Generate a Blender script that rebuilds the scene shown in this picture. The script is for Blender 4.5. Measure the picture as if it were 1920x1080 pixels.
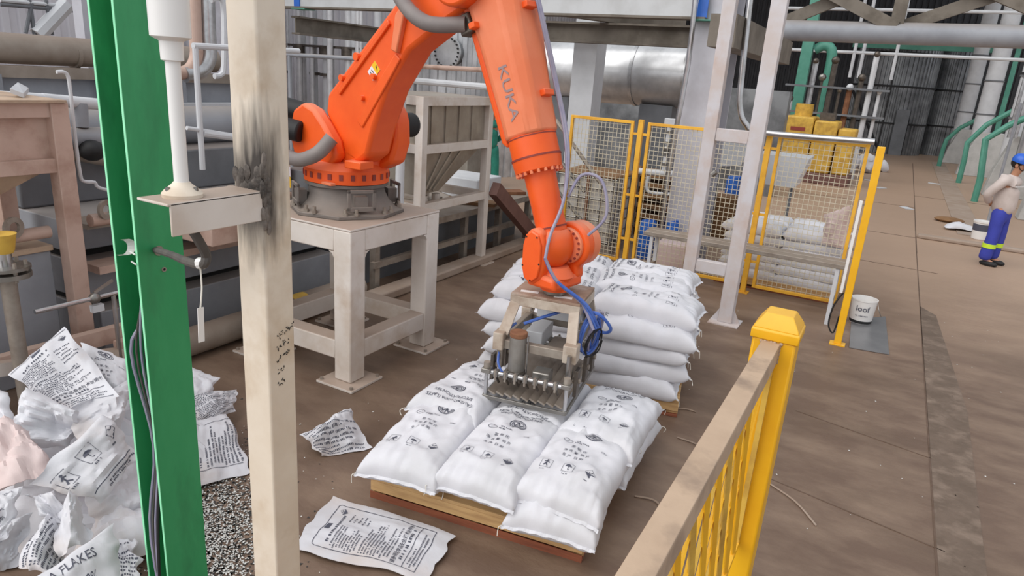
import bpy, math, random
from mathutils import Vector as V, Matrix, noise
R = math.radians
random.seed(7)
for o in list(bpy.data.objects): bpy.data.objects.remove(o)
SC = bpy.context.scene
COL = SC.collection

# ------------------------------------------------------------------ camera, sky, sun, exposure
F, PITCH, ROLL, YAW, CH = 1287.0, R(17.3), R(4.16), R(-28.09), 2.45
_fw = V((math.sin(YAW)*math.cos(PITCH), math.cos(YAW)*math.cos(PITCH), -math.sin(PITCH)))
_rt = V((math.cos(YAW), -math.sin(YAW), 0)); _up = _rt.cross(_fw)
CR = _rt*math.cos(ROLL)+_up*math.sin(ROLL); CU = -_rt*math.sin(ROLL)+_up*math.cos(ROLL)
cam = bpy.data.cameras.new('camera'); cam.sensor_width = 36; cam.lens = F/1920*36; cam.clip_end = 200
camo = bpy.data.objects.new('camera', cam); COL.objects.link(camo)
camo.matrix_world = Matrix.Translation((0, 0, CH)) @ Matrix((CR, CU, -_fw)).transposed().to_4x4()
SC.camera = camo
wd = bpy.data.worlds.new('overcast_sky'); SC.world = wd; wd.use_nodes = True
bg = wd.node_tree.nodes['Background']; bg.inputs[0].default_value = (0.93, 0.96, 1.0, 1); bg.inputs[1].default_value = 0.82
sl = bpy.data.lights.new('sun', 'SUN'); sl.energy = 2.5; sl.angle = R(70); sl.color = (1, .97, .93)
so = bpy.data.objects.new('sun', sl); COL.objects.link(so)
so.rotation_euler = V((-.5, -.85, .85)).to_track_quat('Z', 'Y').to_euler()
SC.view_settings.view_transform = 'Standard'; SC.view_settings.look = 'None'
SC.view_settings.gamma = 1; SC.view_settings.use_curve_mapping = False; SC.view_settings.exposure = 0.0

# ------------------------------------------------------------------ from a photograph point to a place at a known height or plane
def _ray(x, y): return _fw*F+CR*(x-960)-CU*(y-540)
def atz(x, y, z=0): d = _ray(x, y); return V((0, 0, CH))+d*((z-CH)/d.z)
def aty(x, y, Y): d = _ray(x, y); return V((0, 0, CH))+d*(Y/d.y)
def atx(x, y, X): d = _ray(x, y); return V((0, 0, CH))+d*(X/d.x)

# ------------------------------------------------------------------ materials
def lin(h):
    if isinstance(h, str):
        c = [int(h[i:i+2], 16)/255 for i in (0, 2, 4)]
        return tuple(((x+.055)/1.055)**2.4 if x > .04 else x/12.92 for x in c)+(1,)
    return tuple(h)+(1,)
MATS = {}
def mat(name, c1, c2=None, scale=4, rough=.6, metal=0., bump=0., bscale=None, lo=.4, hi=.65, dust=None, stretch=None, spec=.5, c3=None, s3=1.2, trans=0):
    m = bpy.data.materials.new(name); m.use_nodes = True; nt = m.node_tree; N = nt.nodes; L = nt.links
    b = N['Principled BSDF']; b.inputs['Roughness'].default_value = rough; b.inputs['Metallic'].default_value = metal
    b.inputs['Specular IOR Level'].default_value = spec
    if trans: b.inputs['Transmission Weight'].default_value = trans
    tc = N.new('ShaderNodeTexCoord'); src = tc.outputs['Object']
    if stretch:
        mp = N.new('ShaderNodeMapping'); mp.inputs['Scale'].default_value = stretch; L.new(src, mp.inputs[0]); src = mp.outputs[0]
    def nz(s, det=6):
        n = N.new('ShaderNodeTexNoise'); n.inputs['Scale'].default_value = s; n.inputs['Detail'].default_value = det; n.inputs['Roughness'].default_value = .6; L.new(src, n.inputs['Vector']); return n.outputs['Fac']
    def mix(fac, a, bb):
        x = N.new('ShaderNodeMix'); x.data_type = 'RGBA'
        if hasattr(fac, 'links') or not isinstance(fac, float): L.new(fac, x.inputs[0])
        else: x.inputs[0].default_value = fac
        for k, s in ((6, a), (7, bb)):
            if isinstance(s, tuple): x.inputs[k].default_value = s
            else: L.new(s, x.inputs[k])
        return x.outputs[2]
    def ramp(f, a, bb):
        r = N.new('ShaderNodeMapRange'); r.inputs[1].default_value = a; r.inputs[2].default_value = bb; L.new(f, r.inputs[0]); return r.outputs[0]
    col = lin(c1)
    if c2: col = mix(ramp(nz(scale), lo, hi), col, lin(c2))
    if c3: col = mix(ramp(nz(s3), .5, .72), col, lin(c3))
    if dust:
        g = N.new('ShaderNodeNewGeometry'); sx = N.new('ShaderNodeSeparateXYZ'); L.new(g.outputs['Normal'], sx.inputs[0])
        mu = N.new('ShaderNodeMath'); mu.operation = 'MULTIPLY'; mu.inputs[1].default_value = dust[1]; L.new(ramp(sx.outputs[2], .35, .95), mu.inputs[0])
        col = mix(mu.outputs[0], col, lin(dust[0]))
    if isinstance(col, tuple): b.inputs['Base Color'].default_value = col
    else: L.new(col, b.inputs['Base Color'])
    if bump:
        bp = N.new('ShaderNodeBump'); bp.inputs['Strength'].default_value = bump; bp.inputs['Distance'].default_value = .02
        L.new(nz(bscale or scale*3), bp.inputs['Height']); L.new(bp.outputs[0], b.inputs['Normal'])
    MATS[name] = m; return m
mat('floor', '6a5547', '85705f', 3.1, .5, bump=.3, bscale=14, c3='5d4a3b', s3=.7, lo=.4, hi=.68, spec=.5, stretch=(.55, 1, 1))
mat('floor_dark', '635346', '6f5e51', 6, .6, bump=.3, bscale=20, c3='8a786a', s3=5)
def pale_far(m, c, y0, y1):
    # paler colour blended in over the far part of the slab
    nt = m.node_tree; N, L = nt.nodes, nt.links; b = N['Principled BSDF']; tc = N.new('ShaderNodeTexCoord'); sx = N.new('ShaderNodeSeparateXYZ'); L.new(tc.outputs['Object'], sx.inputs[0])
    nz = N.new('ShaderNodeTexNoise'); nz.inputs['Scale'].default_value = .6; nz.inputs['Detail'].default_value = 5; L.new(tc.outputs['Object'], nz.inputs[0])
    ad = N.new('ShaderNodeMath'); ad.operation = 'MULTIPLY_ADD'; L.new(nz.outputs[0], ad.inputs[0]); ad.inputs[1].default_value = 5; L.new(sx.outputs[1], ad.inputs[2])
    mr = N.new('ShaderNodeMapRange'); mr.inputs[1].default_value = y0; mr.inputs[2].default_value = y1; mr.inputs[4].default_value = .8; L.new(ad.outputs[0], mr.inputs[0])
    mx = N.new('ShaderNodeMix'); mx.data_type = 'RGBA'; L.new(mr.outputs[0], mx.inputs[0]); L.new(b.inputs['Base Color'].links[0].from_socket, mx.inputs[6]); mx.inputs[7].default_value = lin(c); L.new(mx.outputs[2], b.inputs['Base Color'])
pale_far(MATS['floor'], 'b89c86', 9.5, 15)
mat('floor_pale', '9a8676', 'a8978a', 2, .8)
mat('joint', '5d4a3c', '68554a', 6, .9)
mat('cream_paint', 'ddd5ce', 'cfc4ba', 2.2, .55, bump=.06, c3='c2b0a0', s3=3, dust=('a08a7a', .8))
mat('post_paint', 'e2d6c6', 'd6c7b4', 3, .55, bump=.08, c3='c0ac96', s3=5)
mat('rail_paint', 'c0a78f', 'b39a83', 4, .6, bump=.1, c3='95806f', s3=6)
mat('burnt', '2b2725', '8a8078', 9, .8, bump=.4, bscale=30)
mat('green', '2f955c', '42a36b', 3, .5, bump=.05, stretch=(1, 1, .3), c3='2a7a4c', s3=5, dust=('8fbfa0', .3))
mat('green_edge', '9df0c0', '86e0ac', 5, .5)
mat('white_plastic', 'e8e6e4', None, rough=.35)
mat('steel_tube', 'c8c8ca', 'b0aeac', 6, .28, 1.)
mat('sleeve', '7d7573', '8a827e', 5, .6)
mat('rubber', '4a4644', '5a5550', 8, .7)
mat('black', '1a1a1c', None, rough=.6)
mat('orange', 'f2601c', 'ea5615', 3, .45, dust=('e89a78', .55), bump=.02)
mat('orange_pale', 'ee8a62', 'e87a4e', 3, .5, dust=('dba58c', .4))
mat('robot_grey', '6a6460', '7c736d', 4, .6, bump=.1, dust=('9a8d82', .6))
mat('plate_rust', 'a08674', '8a6f5e', 8, .7, bump=.1, c3='b9ada2', s3=6)
mat('tool_cream', 'c4b8aa', 'a8988a', 5, .6, bump=.1, c3='97826f', s3=6, dust=('9a8472', .7))
mat('steel', '8d8a86', '9a9690', 8, .38, .85)
mat('steel_dark', '5d5650', '6f665e', 10, .45, .7, bump=.1)
mat('steel_worn', 'a39a90', '8a7f75', 6, .5, .35, bump=.1, dust=('9c8c7e', .5))
mat('rust', '7a5038', '8f6448', 10, .85, bump=.2)
mat('tank_grey', '9b9792', '8b8680', 7, .4, .5, bump=.05)
mat('blue_hose', '3f62b4', '5474c0', 8, .4)
mat('grey_hose', '9a96a8', '8884a0', 8, .45)
mat('yellow', 'f2b81c', 'e8aa14', 3, .42, bump=.03, dust=('e6c878', .25))
mat('yellow_fence', 'f0b63a', 'e5a92f', 4, .5, c3='d49a35', s3=4)
mat('yellow_old', 'd9b04a', 'b98f3c', 6, .6)
mat('wire', 'd8d0bc', 'c8bda4', 8, .5, .2)
mat('sack', 'd9d9df', 'cfcfd4', 3, .55, bump=.12, bscale=14, spec=.35, c3='c8c8cc', s3=2)
mat('sack_old', 'd2d2d8', 'c6c4c8', 3, .6, bump=.15, bscale=14, c3='c8bdb8', s3=2)
mat('sack_pink', 'd9c6c4', 'cdb9b6', 3, .6, bump=.15, bscale=14)
mat('thread', 'e6e2d8', None, rough=.8)
mat('ink', '4e505e', None, rough=.7)
mat('ink_pale', '6a6e80', None, rough=.7)
mat('wood', 'd2ac78', 'b58f62', 5, .7, stretch=(.6, 6, 6), bump=.15)
mat('wood_red', '8f5238', '7a4430', 5, .7, stretch=(.6, 6, 6), bump=.15)
mat('lavender', 'c4c4cc', 'b8b8c0', 2, .55, c3='aeaab0', s3=1)
mat('lavender_rust', 'cbc8cc', 'c4b9b5', 3, .6, c3='bfa89c', s3=2.2)
mat('pipe_bright', 'e2e2e4', 'cfcfd2', 5, .3, .25)
mat('grey_paint', '9a9da4', '8a8d94', 2, .55, dust=('95887c', .6))
mat('grey_dark', '74777c', '64676c', 2, .6, dust=('7d7067', .7))
mat('beam_dirty', '7a7268', '6a6258', 3, .7, c3='5a5248', s3=1.5)
mat('beam_white', 'c4c6c8', 'b8b9ba', 3, .5)
mat('pink_cream', 'c9ad9f', 'bb9d8f', 3, .6, c3='a98878', s3=3, dust=('ab9486', .5))
mat('pipe_dirty', 'a0958a', '8c8075', 3, .55, .1, dust=('857468', .7))
mat('pipe_silver', 'cfd0d2', 'a9a9ab', 5, .3, .8)
mat('cladding', 'd6d7d9', 'b4b5b7', 2, .32, .6, bump=.05)
mat('cladding_dark', '94979a', '686a6d', 1.5, .4, .6)
mat('stainless', 'aaa297', '978e83', 3, .4, .5, dust=('a89a8b', .5), c3='8a7f73', s3=2)
mat('wall_sheet', 'd6d4da', 'c8c6cc', .6, .55)
mat('roof_sheet', '606266', '54565a', .6, .7)
mat('redbrown', '7a5850', '6c4b44', 4, .7, dust=('8c7468', .4))
mat('teal', '4c8f7c', '5a9a88', 3, .5)
mat('white_tank', 'd4d6da', 'c6c8cc', 2, .5)
mat('concrete', 'bcbcba', 'aaaaa8', 3, .8, bump=.1)
mat('blue_plastic', '2f6fd0', '2a62bb', 3, .4)
mat('crate', '8d6a48', '77573a', 4, .8)
mat('ibc', 'e0deda', 'cfcac2', 3, .35)
mat('black_gap', '161616', '222222', 4, .9)
mat('skin', 'b8866a', None, rough=.6)
mat('jacket', 'cbbfba', 'bfb2ac', 5, .8, bump=.15, bscale=10)
mat('trousers', '3a44a8', '333c98', 5, .8, bump=.15, bscale=10)
mat('reflective', 'c6e63c', None, rough=.4)
mat('reflective_grey', 'e4e4e4', None, rough=.3)
mat('helmet', '2c62c8', None, rough=.3)
mat('teal_coat', '2f8f7c', '277a6a', 5, .7)
mat('hair', '221a16', None, rough=.8)
mat('sheet_metal', '9a9a9c', '8f8f92', 4, .35, .6)
mat('letter_grey', '9c8688', None, rough=.6)
mat('grit', '3c3a38', None, rough=.8)
mat('flakes', 'd4d4d0', None, rough=.7)
mat('label_white', 'e8e2ea', None, rough=.4)
mat('label_yellow', 'f0c020', None, rough=.4)
mat('red_paint', '8f3a30', '7c3028', 3, .6)
mat('earth', '8a8078', '6a625c', 30, .9, bump=.4, bscale=60)

# ------------------------------------------------------------------ mesh builder
W = {}
class B:
    def __init__(s): s.v = []; s.f = []
    def add(s, vs, fs):
        n = len(s.v); s.v += [V(p) for p in vs]; s.f += [tuple(i+n for i in f) for f in fs]; return s
    def box(s, c, d, rz=0, rx=0, ry=0):
        m = Matrix.Rotation(rz, 3, 'Z') @ Matrix.Rotation(ry, 3, 'Y') @ Matrix.Rotation(rx, 3, 'X'); c = V(c)
        vs = [c+m @ V((x*d[0]/2, y*d[1]/2, z*d[2]/2)) for z in (-1, 1) for y in (-1, 1) for x in (-1, 1)]
        return s.add(vs, [(0, 2, 3, 1), (4, 5, 7, 6), (0, 1, 5, 4), (2, 6, 7, 3), (0, 4, 6, 2), (1, 3, 7, 5)])
    def mm(s, a, b):
        a, b = V(a), V(b); return s.box((a+b)/2, [abs(b[i]-a[i]) for i in range(3)])
    def bar(s, p, q, w, h, up=(0, 0, 1)):
        p, q = V(p), V(q); d = (q-p).normalized(); u = V(up)
        if abs(d.dot(u)) > .98: u = V((1, 0, 0))
        x = d.cross(u).normalized(); y = x.cross(d)
        vs = [e+x*(a*w/2)+y*(b*h/2) for e in (p, q) for a, b in ((-1, -1), (1, -1), (1, 1), (-1, 1))]
        return s.add(vs, [(0, 3, 2, 1), (4, 5, 6, 7), (0, 1, 5, 4), (1, 2, 6, 5), (2, 3, 7, 6), (3, 0, 4, 7)])
    def cyl(s, p, q, r, r2=None, n=14): return s.rings([p, q], [r, r if r2 is None else r2], n)
    def rings(s, pts, rad, n=12, cap=True):
        pts = [V(p) for p in pts]; t0 = (pts[1]-pts[0]).normalized()
        a = t0.orthogonal().normalized(); vs = []; fs = []; prev = t0
        for i, p in enumerate(pts):
            t = ((pts[min(i+1, len(pts)-1)]-pts[max(i-1, 0)])).normalized()
            if t.length < .5: t = prev
            a = prev.rotation_difference(t) @ a; a = (a-t*a.dot(t)).normalized(); b = t.cross(a); prev = t
            r = rad[i] if isinstance(rad, (list, tuple)) else rad
            vs += [p+(a*math.cos(2*math.pi*k/n)+b*math.sin(2*math.pi*k/n))*r for k in range(n)]
        for i in range(len(pts)-1):
            for k in range(n):
                k2 = (k+1) % n; fs.append((i*n+k, i*n+k2, (i+1)*n+k2, (i+1)*n+k))
        if cap: fs += [tuple(range(n))[::-1], tuple(range((len(pts)-1)*n, len(pts)*n))]
        return s.add(vs, fs)
    def tube(s, pts, r, n=8, sub=4):
        return s.rings(spline(pts, sub) if len(pts) > 2 and sub > 1 else pts, r, n)
    def lathe(s, prof, c=(0, 0, 0), n=24, axis=None, capb=True):
        c = V(c); q = V((0, 0, 1)).rotation_difference(V(axis)) if axis else None; vs = []; fs = []
        for r, z in prof:
            for k in range(n):
                p = V((r*math.cos(2*math.pi*k/n), r*math.sin(2*math.pi*k/n), z)); vs.append(c+(q @ p if q else p))
        for i in range(len(prof)-1):
            for k in range(n):
                k2 = (k+1) % n; fs.append((i*n+k, i*n+k2, (i+1)*n+k2, (i+1)*n+k))
        if capb: fs += [tuple(range(n))[::-1], tuple(range((len(prof)-1)*n, len(prof)*n))]
        return s.add(vs, fs)
    def prism(s, poly, vec):
        n = len(poly); vec = V(vec); p = [V(q) for q in poly]
        return s.add(p+[q+vec for q in p], [tuple(range(n))[::-1], tuple(range(n, 2*n))]+[(i, (i+1) % n, (i+1) % n+n, i+n) for i in range(n)])
    def loft(s, loops, cap=True):
        n = len(loops[0]); vs = [p for l in loops for p in l]; fs = []
        for i in range(len(loops)-1):
            for k in range(n):
                k2 = (k+1) % n; fs.append((i*n+k, i*n+k2, (i+1)*n+k2, (i+1)*n+k))
        if cap: fs += [tuple(range(n))[::-1], tuple(range((len(loops)-1)*n, len(loops)*n))]
        return s.add(vs, fs)
    def ball(s, c, r, n=12, m=8):
        r = V((r, r, r)) if isinstance(r, (int, float)) else V(r); c = V(c); vs = []; fs = []
        for i in range(m+1):
            th = math.pi*i/m
            for k in range(n):
                ph = 2*math.pi*k/n; vs.append(c+V((r.x*math.sin(th)*math.cos(ph), r.y*math.sin(th)*math.sin(ph), -r.z*math.cos(th))))
        for i in range(m):
            for k in range(n):
                k2 = (k+1) % n; fs.append((i*n+k, i*n+k2, (i+1)*n+k2, (i+1)*n+k))
        return s.add(vs, fs)
    def mesh(s, name, off=V((0, 0, 0)), smooth=True):
        me = bpy.data.meshes.new(name); me.from_pydata([p-off for p in s.v], [], s.f)
        import bmesh
        bm = bmesh.new(); bm.from_mesh(me); bmesh.ops.recalc_face_normals(bm, faces=bm.faces); bm.to_mesh(me); bm.free()
        if smooth: me.shade_smooth(); me.set_sharp_from_angle(angle=.6)
        me.update(); return me
    def build(s, name, m, parent=None, local=False, bevel=0, smooth=True, label=None, kind=None):
        off = V((0, 0, 0)) if local or parent is None else W.get(parent.name, V((0, 0, 0)))
        me = s.mesh(name, off, smooth); me.materials.append(MATS[m] if isinstance(m, str) else m)
        o = bpy.data.objects.new(name, me); COL.objects.link(o)
        if parent is not None: o.parent = parent; W[o.name] = off
        if bevel:
            md = o.modifiers.new('bevel', 'BEVEL'); md.width = bevel; md.segments = 2; md.limit_method = 'ANGLE'
        if label: o['label'] = label
        if kind: o['kind'] = kind
        return o
def spline(pts, sub=4):
    pts = [V(p) for p in pts]; out = []; n = len(pts)
    for i in range(n-1):
        p0, p1, p2, p3 = pts[max(i-1, 0)], pts[i], pts[i+1], pts[min(i+2, n-1)]
        for k in range(sub):
            t = k/sub; out.append(.5*((2*p1)+(p2-p0)*t+(2*p0-5*p1+4*p2-p3)*t*t+(3*p1-p0-3*p2+p3)*t*t*t))
    return out+[pts[-1]]
def tag(o, label, cat, group=None, kind=None):
    o['label'] = label; o['category'] = cat
    if group: o['group'] = group
    if kind: o['kind'] = kind
    return o
def thing(name, label, cat, loc=(0, 0, 0), rz=0, group=None):
    o = bpy.data.objects.new(name, None); COL.objects.link(o); o.location = loc; o.rotation_euler = (0, 0, rz)
    o.empty_display_size = .1; W[o.name] = V(loc); return tag(o, label, cat, group)
def one(name, b, m, label, cat, group=None, bevel=0, smooth=True, kind=None):
    xs = [p.x for p in b.v]; ys = [p.y for p in b.v]; zs = [p.z for p in b.v]
    c = V(((min(xs)+max(xs))/2, (min(ys)+max(ys))/2, min(zs)))
    for p in b.v: p -= c
    o = b.build(name, m, None, bevel=bevel, smooth=smooth); o.location = c; W[o.name] = c
    return tag(o, label, cat, group, kind)
def struct(name, b, m, parent=None, bevel=0, smooth=True):
    o = b.build(name, m, parent, bevel=bevel, smooth=smooth)
    if parent is None: o['kind'] = 'structure'
    return o
def corr(b, p, q, z0, z1, pitch=.2, d=.04):
    """corrugated sheet standing between two floor points"""
    p, q = V((p[0], p[1], 0)), V((q[0], q[1], 0)); L = (q-p).length; t = (q-p)/L; nrm = V((-t.y, t.x, 0)); n = int(L/pitch)
    pts = []
    for i in range(n):
        for a, e in ((0, 0), (.4, 0), (.5, 1), (.9, 1)): pts.append(p+t*(L*(i+a)/n)+nrm*(d*e))
    pts.append(q.copy()); k = len(pts)
    return b.add([a+V((0, 0, z0)) for a in pts]+[a+V((0, 0, z1)) for a in pts], [(i, i+1, k+i+1, k+i) for i in range(k-1)])

# ------------------------------------------------------------------ the setting
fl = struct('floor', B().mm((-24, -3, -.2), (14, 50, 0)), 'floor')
for a, b_, w in (((-6, 15.0), (.62, 15.0), .03), ((.62, 13.4), (.62, 34), .02), ((-.6, 12.1), (.9, 12.0), .02), ((.62, 22), (3, 22), .04), ((-3, 19.5), (.62, 19.5), .03), ((.66, 2.5), (.62, 13.4), .012), ((-.3, 5.6), (.66, 5.4), .008), ((-.3, 4.4), (.7, 4.2), .008)):
    B().bar((a[0], a[1], .0), (b_[0], b_[1], .0), w, .006).build('joint', 'joint', fl)
B().prism([(.67, 2.4, 0), (.86, 2.4, 0), (.95, 6.5, 0), (.8, 9.5, 0), (.63, 9.8, 0)], (0, 0, .003)).build('dark_strip', 'floor_dark', fl)
B().mm((1.36, 16.2, 0), (1.86, 36, .012)).build('pale_strip', 'floor_pale', fl)
B().mm((.64, 15.0, 0), (6, 15.22, .07)).build('raised_kerb', 'floor_pale', fl, bevel=.02)
b = B(); corr(b, (-17, -3), (-17, 46), 0, 11, .34, .06); struct('wall_left', b, 'wall_sheet')
b = B(); corr(b, (-17, 46), (10, 46), 0, 11, .3, .06); struct('wall_back', b, 'roof_sheet')
b = B(); corr(b, (11, 46), (11, 12), 0, 4, .5, .06); struct('wall_right', b, 'wall_sheet')
b = B()
for k in range(4): b.mm((-17, 27+k*5, 10.5), (9, 31.4+k*5, 10.7))
struct('shading_ceiling', b, 'roof_sheet')  # unseen roof strips over the far end only, added to darken it
b = B()
for k in range(8): b.mm((-17, 12+k*5, 10.1), (9, 12.2+k*5, 10.5))
struct('trim_1', b, 'grey_dark')

# ------------------------------------------------------------------ flat print: lettering and marks in 2D, then laid on a surface
_TC = {}
def txt(s, bold=0):
    k = (s, bold)
    if k not in _TC:
        cu = bpy.data.curves.new('lettering', 'FONT'); cu.body = s; cu.size = 1; cu.resolution_u = 2; cu.offset = bold; cu.align_x = 'CENTER'; cu.align_y = 'CENTER'
        ob = bpy.data.objects.new('lettering', cu); COL.objects.link(ob); bpy.context.view_layer.update()
        me = ob.evaluated_get(bpy.context.evaluated_depsgraph_get()).to_mesh()
        _TC[k] = ([(v.co.x, v.co.y) for v in me.vertices], [tuple(p.vertices) for p in me.polygons])
        bpy.data.objects.remove(ob); bpy.data.curves.remove(cu)
    return _TC[k]
class P2:
    def __init__(s): s.v = []; s.f = []
    def add(s, vs, fs): n = len(s.v); s.v += vs; s.f += [tuple(i+n for i in f) for f in fs]; return s
    def text(s, t, x, y, size, rot=0, bold=0, sx=1):
        vs, fs = txt(t, bold); c, n = math.cos(rot)*size, math.sin(rot)*size
        return s.add([(x+a*sx*c-b_*n, y+a*sx*n+b_*c) for a, b_ in vs], fs)
    def line(s, pts, w):
        for (x0, y0), (x1, y1) in zip(pts, pts[1:]):
            L = math.hypot(x1-x0, y1-y0); n = max(1, int(L/.03)); nx, ny = -(y1-y0)/L*w/2, (x1-x0)/L*w/2; vs = []
            for i in range(n+1):
                a = i/n; x, y = x0+(x1-x0)*a, y0+(y1-y0)*a; vs += [(x-nx, y-ny), (x+nx, y+ny)]
            s.add(vs, [(2*i, 2*i+2, 2*i+3, 2*i+1) for i in range(n)])
        return s
    def ring(s, x, y, rx, ry, w, n=28):
        vs = []
        for k in range(n):
            a = 2*math.pi*k/n; c, d = math.cos(a), math.sin(a); vs += [(x+(rx-w)*c, y+(ry-w)*d), (x+rx*c, y+ry*d)]
        return s.add(vs, [(2*k, 2*((k+1) % n), 2*((k+1) % n)+1, 2*k+1) for k in range(n)])
    def box(s, x, y, w, h, lw): return s.line([(x-w/2, y-h/2), (x+w/2, y-h/2), (x+w/2, y+h/2), (x-w/2, y+h/2), (x-w/2, y-h/2)], lw)
    def poly(s, pts): return s.add(list(pts), [tuple(range(len(pts)))])
    def rows(s, x0, x1, y0, y1, n, h, seed=1, fill=.85):
        r = random.Random(seed)
        for i in range(n):
            y = y0+(y1-y0)*i/max(1, n-1); x = x0+(.06*(x1-x0) if r.random() < .3 else 0); xe = x0+(x1-x0)*(fill+(1-fill)*r.random() if r.random() < .6 else .45+.4*r.random())
            while x < xe:
                w = h*(.55+.25*r.random()); s.add([(x, y-h/2), (x+w, y-h/2), (x+w, y+h/2), (x, y+h/2)], [(0, 1, 2, 3)]); x += w+h*(.45+(.9 if r.random() < .15 else 0))
        return s
    def drape(s, fn, off=.0012):
        b = B(); b.v = [fn(x, y, off) for x, y in s.v]; b.f = list(s.f); return b
def logo(p, x, y, r, flip=1):
    p.ring(x, y, r*1.25, r, r*.13); p.ring(x, y, r*.97, r*.74, r*.09)
    w = r*.14
    p.line([(x-.75*r, y+.25*r), (x-.45*r, y-.4*r), (x-.1*r, y+.35*r), (x+.1*r, y+.35*r), (x+.45*r, y-.4*r), (x+.75*r, y+.25*r)], w)
    p.line([(x, y+.6*r), (x, y-.55*r)], w); p.line([(x-.22*r, y+.2*r), (x, y+.55*r), (x+.22*r, y+.2*r)], w)
def symbol(p, x, y, s, kind):
    if kind != 2: p.box(x, y, s, s*1.05, s*.03)
    if kind == 0:
        p.line([(x-.2*s, y-.35*s), (x, y-.1*s), (x+.18*s, y-.36*s)], s*.1); p.line([(x, y-.1*s), (x+.05*s, y+.2*s), (x-.2*s, y+.05*s)], s*.1); p.line([(x+.05*s, y+.2*s), (x+.28*s, y+.1*s)], s*.08); p.ring(x+.08*s, y+.32*s, .09*s, .09*s, .09*s, 10)
    elif kind == 1:
        p.poly([(x-.32*s, y+.05*s), (x-.18*s, y+.24*s), (x, y+.3*s), (x+.18*s, y+.24*s), (x+.32*s, y+.05*s)]); p.line([(x, y+.1*s), (x, y-.28*s), (x+.08*s, y-.34*s), (x+.13*s, y-.26*s)], s*.05)
    else:
        p.line([(x-.5*s, y), (x, y+.5*s), (x+.5*s, y), (x, y-.5*s), (x-.5*s, y)], s*.03); p.poly([(x-.5*s, y), (x+.5*s, y), (x, y-.5*s)]); p.line([(x-.2*s, y+.22*s), (x-.02*s, y+.1*s)], s*.07); p.line([(x+.2*s, y+.24*s), (x+.05*s, y+.1*s)], s*.07)
def front_print(L, Wd):
    """front panel: x across the sack, y along it"""
    p = P2(); k = Wd/.5
    p.text('CAUSTIC SODA FLAKES', 0, .33*L/.8, .033*k, sx=.98); p.text('SPECIFICATION:98%', 0, .28*L/.8, .033*k, sx=.98)
    logo(p, .02, .19*L/.8, .043)
    p.ring(-.11, .1, .03, .02, .003); p.line([(-.12, .093), (-.1, .107)], .003)
    p.rows(-.065, .04, .107, .107, 1, .008, 1, 1); p.rows(-.065, .02, .091, .091, 1, .008, 2, 1)
    p.text('25kg', .12, .08, .02)
    p.text('氢 氧 化', -.02, .035, .028); p.text('净 含 量  钠 片', -.02, -.015, .025); p.text('生 产  日 期', -.03, -.065, .025)
    for i in range(3):
        symbol(p, -.14+.13*i, -.19, .062, i); p.rows(-.165+.13*i, -.125+.13*i, -.238, -.238, 1, .005, i, 1)
    return p
def back_print(sx, sy, seed=1):
    """back panel for a sheet sx wide (reading direction) and sy tall"""
    p = P2(); a, c = sx*.42, sy*.43
    p.line([(-a, -c), (a, -c), (a, c*.94), (a*.93, c), (-a*.93, c), (-a, c*.94), (-a, -c)], .004)
    p.poly([(-a*.25, c*.97), (a*.05, c*.97), (a*.05, c*.88), (-a*.25, c*.88)])
    p.rows(-a*.85, a*.6, c*.76, c*.76, 1, .014, seed, 1); symbol(p, a*.72, c*.83, .05, 2)
    p.rows(-a*.92, a*.2, c*.66, c*.2, 9, .0085, seed+1, .7); p.rows(a*.3, a*.92, c*.6, c*.25, 5, .0085, seed+2, .7)
    p.rows(-a*.92, a*.9, c*.1, -c*.42, 10, .0085, seed+3, .6)
    p.text('请参阅化学品安全技术说明书', 0, -c*.54, .03, bold=.01, sx=.95); p.rows(-a*.7, a*.7, -c*.64, -c*.64, 1, .016, seed+4, 1)
    p.line([(-a, -c*.73), (a, -c*.73)], .004); p.rows(-a*.9, a*.8, -c*.81, -c*.93, 3, .009, seed+5)
    return p
# ------------------------------------------------------------------ near steel post, its bracket and lamp pole
px, py = -1.335, 1.17
def scorched():
    m = mat('post_scorched', 'e2d6c6', 'd6c7b4', 3, .55, bump=.08, c3='c8b49c', s3=5); nt = m.node_tree; N, L = nt.nodes, nt.links; b = N['Principled BSDF']
    tc = N.new('ShaderNodeTexCoord'); mp = N.new('ShaderNodeMapping'); mp.inputs['Location'].default_value = (-.02, .05, -2.14*.42); mp.inputs['Scale'].default_value = (.8, 1, .42); L.new(tc.outputs['Object'], mp.inputs[0])
    ln = N.new('ShaderNodeVectorMath'); ln.operation = 'LENGTH'; L.new(mp.outputs[0], ln.inputs[0])
    ms = N.new('ShaderNodeMapping'); ms.inputs['Scale'].default_value = (40, 40, 6); L.new(tc.outputs['Object'], ms.inputs[0]); nz = N.new('ShaderNodeTexNoise'); nz.inputs['Scale'].default_value = 1; nz.inputs['Detail'].default_value = 4; L.new(ms.outputs[0], nz.inputs[0])
    ad = N.new('ShaderNodeMath'); ad.operation = 'MULTIPLY_ADD'; L.new(nz.outputs[0], ad.inputs[0]); ad.inputs[1].default_value = .1; L.new(ln.outputs['Value'], ad.inputs[2])
    mr = N.new('ShaderNodeMapRange'); mr.inputs[1].default_value = .145; mr.inputs[2].default_value = .08; L.new(ad.outputs[0], mr.inputs[0])
    mx = N.new('ShaderNodeMix'); mx.data_type = 'RGBA'; L.new(mr.outputs[0], mx.inputs[0]); L.new(b.inputs['Base Color'].links[0].from_socket, mx.inputs[6]); mx.inputs[7].default_value = lin('3a332e'); L.new(mx.outputs[2], b.inputs['Base Color']); return m
t = thing('steel_post', 'cream square steel post with scorched weld, nearest the camera, left of the robot', 'post', (px-.05, py+.045, 0))
B().mm((px-.1, py, 0), (px, py+.092, 3.7)).build('tube', scorched(), t, bevel=.006)
wb = B()
random.seed(3)
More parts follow.
